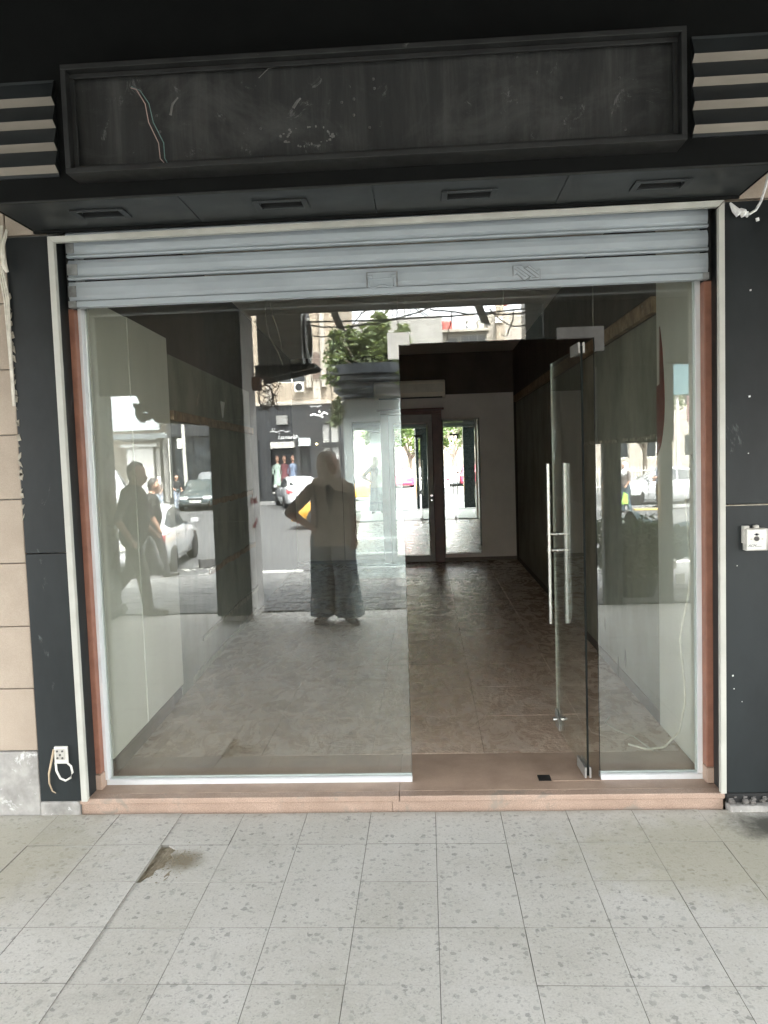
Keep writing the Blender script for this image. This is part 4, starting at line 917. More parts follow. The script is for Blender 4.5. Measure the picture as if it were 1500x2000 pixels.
# --- left building: black shopfronts below, warm stone above
YB = -29.0
bl = thing('building', (-7, YB, 0), 'warm stone building with arched window above black shopfronts across the street', 'building')
holes = [(-6.15, -4.95, 5.0, 5.62), (-9.2, -7.6, 4.95, 5.7), (-6.15, -4.95, 7.6, 8.6), (-9.2, -7.6, 7.6, 8.6)]
wall_holes(-11.0, -3.4, 4.05, 10.2, YB, .4, holes).build('wall', BUILDA, bl)
B().box(-11.0, -3.4, YB-6, YB-.401, 0, 10.1).build('rear_block', BUILDA, bl)
for h in holes: window(bl, *h, YB, PLWHITE, 1)
B().box(-11.0, -3.4, YB, YB+.14, 4.051, 4.2).build('ledge', BUILDC, bl, bevel=.02)
for x0, x1, z0, z1 in ((-4.88, -4.68, 4.75, 10.2), (-4.24, -4.05, 4.75, 10.2), (-6.6, -6.36, 4.2, 10.2), (-7.5, -7.3, 4.2, 10.2)): B().box(x0, x1, YB+.001, YB+.22, z0, z1).build('pilaster', BUILDC, bl, bevel=.01)
# arched window between the two pilasters
pts = [(-4.66, 5.05), (-4.26, 5.05)]+[(-4.46+.2*cos(pi*k/10), 6.1+.2*sin(pi*k/10)) for k in range(11)]
aw = B().prism(pts, 1, YB+.002, YB+.05).build('arched_window', BUILDC, bl)
pts = [(-4.62, 5.10), (-4.30, 5.10)]+[(-4.46+.16*cos(pi*k/10), 6.08+.16*sin(pi*k/10)) for k in range(11)]
B().prism(pts, 1, YB+.0505, YB+.062).build('pane', M('brown_blind', (.16, .115, .09), (.10, .075, .06), 3, rough=.5), aw)
B().box(-4.62, -4.30, YB+.01, YB+.1, 4.2, 5.0).build('apron', BUILDC, bl)
au2 = thing('condenser_unit', (-5.17, YB+.3, 4.6), 'small white outdoor air conditioner under the window of the warm stone building', 'air conditioner')
B().box(-5.36, -4.98, YB+.15, YB+.42, 4.58, 4.96).build('casing', PLWHITE, au2, bevel=.01); B().lathe([(.0, .001), (.14, .001), (.15, .012), (.13, .012)], (-5.17, YB+.421, 4.77), 18, 1).build('fan_grille', BLACK, au2)
# ground floor: shopfronts
sf_ = B()
wall_holes(-11.0, -3.4, 0, 4.05, YB, .3, [(-10.8, -9.1, .1, 2.9), (-8.8, -7.0, .1, 2.6), (-6.55, -5.45, .35, 2.25), (-4.30, -3.62, .05, 3.25), (-5.3, -4.85, .1, 2.3)]).build('shopfront', SHOPBLK, bl)
for x0, x1, z0, z1 in ((-10.8, -9.1, .1, 2.9), (-8.8, -7.0, .1, 2.6), (-5.3, -4.85, .1, 2.3)): window(bl, x0, x1, z0, z1, YB, SIGNFRAME, 1)
B().box(-4.0, -3.95, YB-.1, YB+.03, .05, 3.25).build('shutter_post', SHOPBLK, bl)
rs = B()
for k in range(36):
    z = .05+k*.088
    for x0, x1 in ((-4.298, -4.001), (-3.948, -3.622)): rs.prism([(YB-.12, z), (YB-.09, z+.01), (YB-.085, z+.05), (YB-.12, z+.086)], 0, x0, x1)
tag(rs.build('shutter_slat', ROLLW, bl), kind='stuff')
B().box(-4.298, -3.622, YB-.08, YB+.04, 2.28, 2.44).build('shutter_lintel', SHOPBLK, bl)
B().box(-6.5, -5.5, YB-.05, YB+.28, 2.26, 2.52).build('canopy', M('dirty_white_canopy', (.42, .41, .38), (.28, .27, .25), 6), bl)
B().box(-5.32, -4.82, YB+.02, YB+.14, 2.32, 2.66).build('sign_plate', SIGNWH, bl)
B().box(-6.2, -5.75, YB+.02, YB+.30, 3.25, 3.62).build('ac_box', M('casing_dark', (.20, .20, .19), (.14, .14, .13), 5), bl)
SIGNLET = M('sign_letter_white', (.72, .73, .72), rough=.4)
MR = Matrix(((-1, 0, 0, 0), (0, 0, 1, 0), (0, 1, 0, 0), (0, 0, 0, 1)))       # text facing +y, readable from the street
bb = B(); scribble(bb, -5.72, 2.98, .8, .10, YB+.012, 3, .022); bb.build('sign_script', SIGNLET, bl)
text_mesh('sign_lettering', 'Alnemah', .26, SIGNLET, bl, T(-5.75, YB+.006, 2.72) @ MR, .006, .3)
bb = B(); scribble(bb, -4.05, 3.62, .75, .12, YB+.012, 6, .05); scribble(bb, -4.3, 3.98, .5, .04, YB+.012, 9, .03); bb.build('sign_script', SIGNLET, bl)
m, t, p = _new('warm_bulb'); p.inputs['Emission Color'].default_value = (1, .72, .35, 1); p.inputs['Emission Strength'].default_value = 6; p.inputs['Base Color'].default_value = (.8, .7, .5, 1)
tag(B().ball((-4.55, YB+.12, 2.38), .035, seg=8).build('wall_lamp', m), 'small glowing warm bulb on the black shopfront', 'lamp')
# mannequins in the window
def mannequin(x, colr, lab):
    mq = thing('mannequin', (x, YB-.18, .40), lab, 'mannequin', 'dressed mannequins in the shop window')
    bb = B(); bb.lathe([(.0, .0), (.11, 0), (.11, .02), (.02, .03), (.02, .5), (.13, .55), (.12, .72), (.09, .85), (.15, 1.02), (.13, 1.16), (.05, 1.22), (.04, 1.3), (.085, 1.36), (.085, 1.46), (.05, 1.54), (.0, 1.55)], (0, 0, 0), 14); bb.xf(Matrix.Diagonal((1, .65, 1, 1)))
    bb.build('figure', SKIN, mq, local=True, smooth=True)
    bb = B(); bb.lathe([(.20, .28), (.17, .7), (.125, .86), (.168, 1.02), (.15, 1.15), (.06, 1.21)], (0, 0, 0), 14)
    for s in (-1, 1): bb.tube([(s*.14, 0, 1.15), (s*.2, .02, .95), (s*.2, .05, .75)], [.05, .045, .035], 7)
    bb.build('dress', M('cloth_'+colr[0], colr[1], rough=.85), mq, local=True, smooth=True)
mannequin(-6.32, ('sage', (.30, .38, .33)), 'mannequin in a pale green dress, first in the black shop window')
mannequin(-6.02, ('wine', (.13, .045, .05)), 'mannequin in a dark wine dress, middle of the shop window')
mannequin(-5.66, ('steel', (.15, .19, .27)), 'mannequin in a blue grey dress, last in the shop window')
B().box(-6.55, -5.45, YB-.5, YB-.30, .35, 2.25).build('window_backdrop', SHOPBLK, bl)
B().box(-6.55, -5.45, YB-.30, YB-.02, .351, .395).build('window_sill', PLGREY, bl)
# --- far left: grey corner building with the white rounded sign
b2 = thing('corner_building', (-16, -31, 0), 'grey corner building with pillars under a white rounded shop sign', 'building')
B().box(-30, -11.4, -42, -32.2, 0, 9).build('wall', BUILDC, b2)
B().box(-30, -11.6, -32.2, -31.4, 5.0, 9).build('upper_wall', BUILDC, b2)
for x in (-13.0, -16.2): 
    pl_ = B().box(x-.62, x+.62, -32.0, -31.1, 0, 2.55).build('pillar', M('pale_pillar', (.52, .52, .49), (.42, .42, .40), 3, rough=.7), b2, bevel=.02)
    for z in (2.552, 2.85): B().box(x-.85, x+.85, -32.1, -30.95, z, z+.16).build('capital', M('pale_pillar', ()), pl_, bevel=.02)
for x in (-11.85, -12.2): B().box(x-.1, x+.1, -32, -31.2, 0, 2.9).build('side_pillar', BUILDB, b2)
sgn = thing('shop_sign', (-14, -30.8, 4), 'white rounded shop sign with teal leaf emblem and a round white logo', 'sign')
B().prism([(-30.6, 3.5), (-30.42, 3.28), (-30.3, 3.25), (-30.3, 4.9), (-30.9, 4.9), (-30.9, 3.5)][::-1], 0, -18, -11.75).build('sign_face', SIGNWH, sgn, bevel=.08, seg=3)
for k in range(4): B().box(-18, -11.6+k*.11, -31.0-k*.03, -30.5-k*.03, 3.10-k*.055, 3.15-k*.055).build('moulding', SIGNWH, sgn)
B().box(-18, -11.7, -31.0, -30.26, 4.91, 5.15).build('top_cap', PLWHITE, sgn)
for x in (-13.5, -13.36, -13.1): B().box(x-.02, x+.02, -30.299, -30.285, 3.4, 4.9).build('joint', PLGREY, sgn)
B().prism([(-14.75, 4.4), (-14.62, 4.35), (-14.5, 3.95), (-14.32, 3.75), (-14.05, 3.70), (-14.1, 3.58), (-14.7, 3.56), (-14.85, 3.6)][::-1], 1, -30.298, -30.28).build('leaf_emblem', TEALLOGO, sgn)
bb = B(); bb.lathe([(.34, -30.27), (.39, -30.27)], (-12.3, 0, 4.12), 24, 1); bb.lathe([(.46, -30.27), (.48, -30.27)], (-12.33, 0, 4.1), 24, 1, a0=1.2, a1=4.6); bb.lathe([(.09, -30.27), (.11, -30.27)], (-12.78, 0, 4.4), 14, 1); scribble(bb, -12.2, 4.12, .25, .1, -30.275, 4, .02); bb.build('round_logo', M('logo_grey', (.16, .19, .22), rough=.5), sgn)
B().box(-12.45, -11.8, -30.28, -30.2, 4.85, 5.12).build('board', M('salmon_board', (.50, .33, .26), rough=.6), sgn)
for k in range(2): B().box(-10.95+k*.7, -10.91+k*.7, YB+.001, YB+.05, .3, 2.85).build('mullion', PLGREY, bl)
# --- grey rendered block behind, with roof clutter
gw = thing('building', (-2, -36, 0), 'plain grey rendered block with stepped parapet and roof solar panels', 'building')
B().box(-5.3, -2.35, -46, -36.0, 0, 8.55).build('wall', BUILDB, gw); B().box(-2.349, 1.05, -46, -35.9, 0, 8.75).build('wall', BUILDB, gw); B().box(-3.2, -2.36, -40, -35.95, 8.551, 8.7).build('parapet', BUILDB, gw)
for k, z in enumerate((6.9, 7.6)): B().box(-2.3, 1.04, -35.899, -35.892, z, z+.02).build('render_joint', PLGREY, gw)
sp = thing('solar_heater', (-.1, -36.8, 8.75), 'solar water heater panels tilted on the roof of the grey block', 'solar panel')
for k in range(2):
    o = B().box(-.75, .75, -.5, .5, -.03, .03).build('panel', WINGL, sp, local=True, bevel=.01); o.location = (-.1+k*.28, .4-k*.5, .42); o.rotation_euler = (radians(-8), radians(38), 0)
for x0, z0 in ((-.75, .85), (-.55, .6), (.5, .1)): B().tube([(x0, .4, 0), (x0+.05, .4, z0)], .025, 5).build('leg', PLGREY, sp, local=True)
an = thing('roof_antenna', (-1.2, -36.5, 8.75), 'cluster of thin antennas on the roof left of the solar panels', 'antenna'); random.seed(91)
for k in range(6): x = -.9+k*.3+rnd(-.1, .1); B().tube([(x, 0, 0), (x+rnd(-.1, .1), 0, rnd(.5, 1.1))], .02, 5).build('mast', RUBBER, an, local=True)
for k in range(5): x = -.9+k*.35; bb = B(); bb.tube([(x-.2, 0, .55+.1*(k % 2)), (x+.2, 0, .6)], .012, 4); bb.build('element', RUBBER, an, local=True)
tag(B().prism([(-2.6, 8.76), (-1.9, 8.76), (-2.6, 9.05)], 1, -36.4, -36.2).build('roof_sheet', PLGREY), 'slanted grey metal sheet on the roof edge of the grey block', 'sheet')
# --- balcony building and tower
bc = thing('building', (2.3, -38, 0), 'pale flat-roofed building with wide balcony windows', 'building')
hl = [(1.35, 1.95, 6.9, 8.0), (2.05, 3.42, 6.9, 8.1)]
wall_holes(1.052, 3.52, 0, 8.4, -38, .3, hl).build('wall', BUILDC, bc); B().box(1.052, 3.52, -46, -38.301, 0, 8.3).build('rear_block', BUILDC, bc)
window(bc, *hl[0], -38, PLWHITE, 0); window(bc, *hl[1], -38, PLWHITE, 2)
B().box(1.052, 3.52, -38, -37.6, 8.2, 8.3).build('roof_slab', BUILDC, bc)
B().box(2.05, 3.42, -38.15, -38.1, 7.45, 7.52).build('transom_bar', PLWHITE, bc)
bb = B(); 
for k in range(18): bb.box(1.1+k*.13, 1.115+k*.13, -37.55, -37.53, 6.6, 7.25)
bb.box(1.06, 3.5, -37.56, -37.52, 7.2501, 7.29); tag(bb.build('railing', PLGREY, bc), kind='stuff')
dsh = thing('satellite_dish', (2.45, -38.6, 8.4), 'large grey satellite dish on the pale flat roof', 'satellite dish')
o = B().lathe([(.0, -.16), (.2, -.14), (.36, -.07), (.46, .02), (.44, .03), (.34, -.05), (.2, -.115), (.0, -.135)], (0, 0, 0), 24, 1).build('dish', PLGREY, dsh, local=True, smooth=True); o.location = (0, 0, .55); o.rotation_euler = (radians(35), 0, radians(20))
B().tube([(0, 0, 0), (0, -.05, .5)], .04, 6).build('mast', RUBBER, dsh, local=True)
tag(B().lathe([(.0, 0), (.34, 0), (.34, .45), (.28, .55), (.0, .6)], (1.35, -38.8, 8.4), 18).build('water_tank', M('red_tank', (.50, .12, .10), (.4, .09, .08), 4)), 'red water tank on the pale flat roof left of the dish', 'tank')
tag(B().lathe([(.0, 0), (.25, 0), (.25, .5), (.0, .55)], (3.2, -38.7, 8.4), 14).build('water_tank', PLGREY), 'small grey water tank on the pale flat roof near the tower', 'tank')
tw = thing('tower_building', (4.2, -38, 0), 'beige tower with a narrow stone shaft and water tank on top', 'building')
B().box(3.53, 5.4, -46, -38.2, 0, 9.2).build('wall', BUILDC, tw); B().box(3.95, 4.35, -38.199, -37.9, 0, 9.6).build('shaft', BUILDA, tw); B().box(4.36, 4.7, -38.199, -37.95, 0, 9.0).build('shaft', BUILDC, tw)
B().box(3.9, 4.3, -38.2, -37.8, 8.6, 8.9).build('ac_box', PLWHITE, tw)
tag(B().lathe([(.0, 0), (.33, 0), (.33, .4), (.0, .45)], (4.3, -38.6, 9.61), 14).build('water_tank', M('red_tank', ())), 'red water tank on top of the beige tower', 'tank')
# more far blocks so the street closes at its ends
fb_ = thing('building', (14, -45, 0), 'large pale block far behind the park trees', 'building')
hl = [(7+i*2.4, 8.3+i*2.4, z, z+1.4) for i in range(10) for z in (1.2, 4.4, 7.4)]
wall_holes(5.6, 32, 0, 10.5, -47, .4, hl).build('wall', BUILDC, fb_); B().box(5.6, 32, -60, -47.401, 0, 10.4).build('rear_block', BUILDB, fb_)
for h in hl: window(fb_, *h, -47, PLWHITE, 1)
bbd = thing('billboard', (9.3, -24, 0), 'teal street billboard over a pink board on a post at the far right', 'billboard')
B().box(8.6, 10.4, -24.1, -24.0, 3.55, 5.0).build('teal_board', M('sky_teal', (.075, .135, .145), (.06, .11, .12), 2), bbd, bevel=.02); B().box(9.2, 10.4, -24.1, -24.0, 2.6, 3.5).build('pink_board', M('pink_sheet', (.24, .135, .12), (.2, .11, .10), 2), bbd, bevel=.02)
bb = B(); bb.lathe([(.28, -23.99), (.32, -23.99)], (9.25, 0, 4.85), 20, 1, a0=.3, a1=4.2); bb.lathe([(.18, -23.985), (.21, -23.985)], (9.5, 0, 4.75), 18, 1, a0=2.2, a1=6.0); bb.build('swirl', SIGNLET, bbd)
for x in (8.9, 10.1): B().tube([(x, -24.15, -.3), (x, -24.15, 4.9)], .06, 8).build('post', PLGREY, bbd)
# lamp post
lp = thing('lamp_post', (-9.66, -27, 0), 'grey lamp post with a small white box behind the green hatchback', 'lamp post')
B().tube([(-9.62, -27, 0), (-9.66, -27, 2.0), (-9.68, -27, 4.4), (-9.3, -26.6, 5.0)], [.09, .075, .06, .045], 10).build('pole', PLGREY, lp, smooth=True); B().box(-9.9, -9.72, -27.06, -26.9, 2.35, 2.75).build('box', PLWHITE, lp)
B().box(-9.4, -9.15, -26.9, -26.3, 4.95, 5.05).build('lamp_head', PLGREY, lp, bevel=.03)

# the far side was laid out at a nominal distance; set it back to where the street really is wide enough
FK, FV = 1.27, Vector((0, 3.91, 1.647))
for o in [q for q in SC.objects if q not in BEFORE and q.parent is None]:
    o.location = FV+(Vector(o.location)-FV)*FK; o.scale = Vector(o.scale)*FK

# ------------------------------------------------------------------ trees and fence of the park
def tree(x, y, h, cr, seed, lab, n=8000, leaf=.22, bare=False, mat=LEAF1):
    rg = random.Random(seed); tr_ = thing('park_tree', (x, y, -.42), lab, 'tree', 'trees in the park across the street')
    bb = B(); tips = []; th = h*.36
    bb.tube([(0, 0, -.14), (.03, 0, th*.5), (rg.uniform(-.1, .1), 0, th)], [.17, .13, .11], 8)
    for k in range(9):
        a = 2*pi*k/9+rg.uniform(-.3, .3); r_ = cr*rg.uniform(.45, 1.0); zz = th+(h-th)*rg.uniform(.25, .95)
        p0 = Vector((0, 0, th*rg.uniform(.75, 1))); p3 = Vector((r_*cos(a), r_*sin(a), zz)); p1 = p0.lerp(p3, .4)+Vector((0, 0, .25)); 
        bb.tube([p0, p1, p3], [.07, .045, .015], 6); 
        for q in range(5):
            e_ = p1.lerp(p3, rg.uniform(.2, 1))+Vector((rg.uniform(-1, 1), rg.uniform(-1, 1), rg.uniform(-.5, .6)))*cr*.32
            bb.tube([p1.lerp(p3, rg.uniform(.2, .8)), e_], [.02, .006], 4); tips.append((e_.x, e_.y, e_.z, cr*rg.uniform(.14, .27)))
        tips.append((p3.x, p3.y, p3.z, cr*.25))
    bb.build('trunk', BARK, tr_, local=True)
    bb = B(); leaves(bb, tips, n, leaf, .4, seed+1); bb.build('crown', mat, tr_, local=True)
tree(4.4, -41.0, 6.6, 2.9, 1, 'bright green leafy tree straight across, above the red car')
tree(2.1, -38.6, 6.0, 2.2, 2, 'sparse pale tree with a forked bare trunk near the park fence', n=1100)
tree(7.8, -42.0, 7.0, 3.0, 3, 'wide green park tree to the right of the red car', n=6000)
tree(-.2, -42, 5.6, 2.3, 4, 'low green park tree behind the white parked cars', n=5000)
tree(12.4, -41, 7.2, 3.2, 5, 'green park tree farthest to the right', n=4500)
pf_ = thing('park_fence', (4, -37.6, -.42), 'white metal railing of the park behind the parked cars', 'fence')
bb = B()
for k in range(100): bb.box(-7.5+k*.17, -7.46+k*.17, .0, .03, .051, 1.25)
tag(bb.build('bar', PLWHITE, pf_, local=True), kind='stuff')
for z in (.20, 1.0): B().box(-7.6, 9.6, .031, .07, z, z+.07).build('rail', PLWHITE, pf_, local=True)
for k in range(7): B().box(-7.6+k*2.8, -7.48+k*2.8, -.04, .09, .0, 1.4).build('post', PLWHITE, pf_, local=True)

# ------------------------------------------------------------------ vehicles
def wheel(parent, x, y, r, wd, side):
    bb = B(); bb.lathe([(r*.62, -wd/2), (r*.9, -wd/2), (r, -wd/2+.03), (r, wd/2-.03), (r*.9, wd/2), (r*.62, wd/2)], (0, 0, 0), 28, 1); tme_ = bb.build('wheel', RUBBER, parent, local=True, smooth=True); tme_.location = (x, y, r)
    bb = B(); s = side
    bb.lathe([(r*.63, s*wd*.30), (r*.63, s*wd*.47), (r*.56, s*wd*.49), (r*.54, s*wd*.36)], (0, 0, 0), 28, 1); bb.lathe([(0, s*wd*.46), (r*.14, s*wd*.46), (r*.15, s*wd*.36)], (0, 0, 0), 12, 1)
    for k in range(10):
        a = 2*pi*k/10; d = Vector((cos(a), 0, sin(a))); n_ = Vector((-sin(a), 0, cos(a)))
        bb.obox(d*r*.34+Vector((0, s*wd*.40, 0)), d*r*.24, n_*r*.035, (0, .012, 0))
    bb.build('rim', CHROME, tme_, local=True)
    B().lathe([(0, s*wd*.2), (r*.6, s*wd*.2)], (0, 0, 0), 20, 1).build('brake_disc', BLACK, tme_, local=True)
def car(name, loc, rz, paint, label, Ln=4.5, W=1.76, H=1.45, kind='sedan', sc=1.0, plate=None, group=None):
    """x forward, y left, z up; body lofted from cross sections"""
    root = thing(name, loc, label, 'taxi' if name == 'taxi' else 'minibus' if kind == 'bus' else 'car', group, rz); root.scale = (sc, sc, sc)
    hw = W/2; a = Ln/2
    # stations: x, bottom z, belt z, roof z, half width, roof half width
    if kind == 'sedan':
        S = [(-a, .34, .80, .84, .80, .62), (-a+.06, .26, .90, .95, .92, .72), (-a+.45, .20, .94, 1.0, .985, .78), (-a+.80, .19, .94, 1.06, 1, .74), (-a+1.35, .18, .93, H-.05, 1, .70), (-a+1.9, .18, .92, H, 1, .70), (-a+2.4, .18, .91, H-.02, 1, .70), (-a+3.10, .19, .88, .98, 1, .74), (-a+3.5, .19, .84, .90, .99, .80), (a-.35, .20, .74, .79, .96, .78), (a-.08, .25, .64, .68, .86, .68), (a, .36, .54, .56, .74, .58)]
        g0, g1 = 3, 7
    elif kind == 'hatch':
        S = [(-a, .34, .80, .98, .84, .62), (-a+.08, .24, .90, 1.12, .95, .68), (-a+.42, .19, .93, H-.06, 1, .70), (-a+1.0, .18, .93, H, 1, .71), (-a+1.7, .18, .92, H, 1, .71), (-a+2.15, .18, .91, H-.03, 1, .70), (-a+2.8, .19, .88, .98, 1, .74), (-a+3.1, .19, .83, .90, .99, .80), (a-.3, .2, .72, .77, .95, .78), (a-.07, .25, .62, .66, .86, .68), (a, .36, .52, .54, .74, .58)]
        g0, g1 = 1, 6
    else:
        S = [(-a, .40, 1.0, H-.10, .92, .80), (-a+.08, .28, 1.05, H-.02, .98, .86), (-a+.5, .24, 1.05, H, 1, .88), (-a+1.6, .24, 1.05, H, 1, .88), (-a+2.7, .24, 1.05, H, 1, .88), (a-1.45, .24, 1.04, H-.04, 1, .86), (a-.70, .25, 1.0, 1.16, .99, .84), (a-.25, .26, .86, .95, .96, .8), (a-.05, .3, .70, .78, .88, .7), (a, .4, .6, .66, .8, .6)]
        g0, g1 = 1, 6
    bb = B(); P = []
    for x, zb, zl, zr, w_, rw_ in S:
        ww = hw*w_; rr = hw*rw_; zm = zb+(zl-zb)*.55
        half = [(0, zb), (ww*.86, zb), (ww*.97, zb+.07), (ww, zm), (ww*.985, zl-.05), (ww*.95, zl), (rr+.03*hw, zr-.07*min(1, (zr-zl)*3)), (rr*.86, zr-.012), (rr*.45, zr), (0, zr+.004)]
        P.append(half)
    n = len(P[0])
    for (x, *_), half in zip(S, P):
        for y, z in half: bb.v.append(Vector((x, y, z)))
        for y, z in half[1:-1]: bb.v.append(Vector((x, -y, z)))
    m_ = 2*n-2
    def idx(i, k, s): return i*m_+(k if s > 0 or k in (0, n-1) else n-1+k)
    for i in range(len(S)-1):
        for k in range(n-1):
            for s in (1, -1): bb.f.append([idx(i, k, s), idx(i+1, k, s), idx(i+1, k+1, s), idx(i, k+1, s)]); bb.m.append(0)
    for i in (0, len(S)-1):
        for k in range(n-1):
            for s in (1, -1):
                f = [idx(i, k, s), idx(i, k+1, s), idx(i, k+1, -s), idx(i, k, -s)] if s > 0 else None
                if f: bb.f.append(list(dict.fromkeys(f))); bb.m.append(0)
    body = bb.build('body', paint, root, local=True, smooth=True)
    V = lambda i, k, s: Vector((S[i][0], s*P[i][k][0], P[i][k][1]))
    def patch(name, q, push, inset, mat=CARGL):
        c = sum(q, Vector())/len(q); nn = (q[1]-q[0]).cross(q[-1]-q[0]).normalized()
        if nn.dot(c-Vector((0, 0, .7))) < 0: nn = -nn
        B().add([c+(v-c)*inset+nn*push for v in q], [list(range(len(q)))]).build(name, mat, root, local=True)
    for s in (1, -1):
        for i in range(g0, g1):
            q = [V(i, 5, s)+Vector((0, 0, .02)), V(i+1, 5, s)+Vector((0, 0, .02)), V(i+1, 6, s), V(i, 6, s)]
            if (q[2]-q[1]).length < .12: q = [q[0], q[1], q[3]]
            if (q[-1]-q[0]).length < .1: q = q[:-1]
            if len(q) >= 3: patch('side_window', q, .006, .93)
    def cross(i0, i1, nm, ins=.94):
        q = [V(i0, 6, 1).lerp(V(i0, 7, 1), .6), V(i0, 6, -1).lerp(V(i0, 7, -1), .6), V(i1, 6, -1).lerp(V(i1, 7, -1), .6), V(i1, 6, 1).lerp(V(i1, 7, 1), .6)]
        patch(nm, q, .012, ins)
    cross(g1, g1-1, 'windscreen'); cross(g0, g0+1, 'rear_window')
    # lamps, bumpers, handles, mirrors, plate
    for s in (1, -1):
        B().obox((-a+.10, s*hw*.80, .80), (.10, 0, 0), (0, s*.13, 0), (.02, 0, .085)).build('tail_lamp', TAILR, root, local=True, bevel=.025)
        B().obox((a-.12, s*hw*.66, .62), (.09, s*-.04, 0), (0, s*.17, 0), (-.03, 0, .065)).build('headlight', LAMPC, root, local=True, bevel=.02)
        B().obox((-a+3.0 if kind != 'bus' else a-1.2, s*(hw+.09), .97), (.06, 0, 0), (0, .09, 0), (0, 0, .06)).build('wing_mirror', paint, root, local=True, bevel=.03)
        for x in ((-a+1.35, -a+2.35) if kind != 'bus' else (0,)): B().obox((x, s*(hw+.006), .80), (.08, 0, 0), (0, .014, 0), (0, 0, .013)).build('door_handle', CHROME, root, local=True)
        for x in (-a+.85, a-.85):
            B().lathe([(0, s*.001), (.365, s*.001), (.365, s*.006)], (x, s*hw*.985, .33), 24, 1).build('wheel_arch', BLACK, root, local=True)
            wheel(root, x, s*(hw-.085), .315, .20, s)
        for x in ((-a+1.2, -a+2.25, -a+3.05) if kind != 'bus' else (-.6, .9)): B().box(x-.004, x+.004, s*hw-.002, s*hw+.003, .30, .86).build('door_gap', BLACK, root, local=True)
    B().box(a-.10, a+.02, -hw*.72, hw*.72, .26, .38).build('bumper', paint if kind == 'sedan' else BLACK, root, local=True, bevel=.04)
    B().box(-a-.02, -a+.12, -hw*.80, hw*.80, .32, .50).build('bumper', paint, root, local=True, bevel=.05)
    B().box(a-.06, a+.004, -.36, .36, .53, .60).build('radiator_grille', BLACK, root, local=True)
    np_ = B().box(a+.02, a+.026, -.26, .26, .40, .51).build('number_plate', PLWHITE, root, local=True); B().box(-a-.026, -a-.02, -.26, .26, .60, .71).build('number_plate', PLWHITE, root, local=True)
    bb = B()
    for k in range(7): bb.box(a+.0262, a+.0275, -.20+k*.06, -.165+k*.06, .425, .485)
    bb.build('plate_character', PRINT, np_, local=True)
    return root
RZ = -.46
car('parked_car', (-5.98, -12.35, RZ), radians(-97.5), WHITEP, 'white saloon parked nose to the road behind the two walking men', 4.4, 1.76, sc=.92)
car('parked_car', (-6.15, -33.2, RZ), radians(-108), WHITEP, 'white saloon seen from behind in front of the black shopfront', 4.5, 1.78)
car('parked_car', (-10.95, -33.4, RZ), radians(81), DKGREEN, 'dark green hatchback facing the shop beside the lamp post', 4.0, 1.66, 1.42, 'hatch')
car('parked_car', (-11.5, -37.3, -.39), radians(84), GREYCAR, 'grey estate car parked close behind the green hatchback', 4.2, 1.70, 1.68, 'hatch')
car('taxi', (-2.05, -20.85, RZ), radians(177), YELLOW, 'yellow taxi on the road half hidden behind the woman', 4.4, 1.72, 1.45)
car('minibus', (-16.45, -33.2, RZ), radians(6), WHITEP, 'white minibus parked at the far left of the street', 4.9, 1.85, 2.25, 'bus')
car('parked_car', (3.25, -37.0, RZ), radians(-88), REDCAR, 'crimson hatchback parked by the park fence', 3.9, 1.66, 1.48, 'hatch').location.y = -36.6+.0
car('parked_car', (1.55, -36.4, RZ), radians(90), GREYCAR, 'grey saloon parked left of the crimson hatchback', 4.3, 1.7)
car('parked_car', (-.45, -36.4, RZ), radians(-92), WHITEP, 'white saloon by the park fence, left of the grey one', 4.3, 1.7)
car('parked_car', (5.3, -36.6, RZ), radians(90), WHITEP, 'white hatchback parked to the right of the crimson one', 3.9, 1.65, 1.48, 'hatch')
car('parked_car', (9.35, -27.4, RZ), radians(178), WHITEP, 'white saloon with bright spoked wheel behind the woman in the pale headscarf', 4.4, 1.75)
car('parked_car', (-.9, -26.5, RZ), radians(172), WHITEP, 'white saloon driving past behind the yellow taxi', 4.4, 1.75)
car('minibus', (14.1, -33.0, RZ), radians(180), WHITEP, 'white minibus at the far right beyond the traffic island', 4.9, 1.85, 2.25, 'bus')

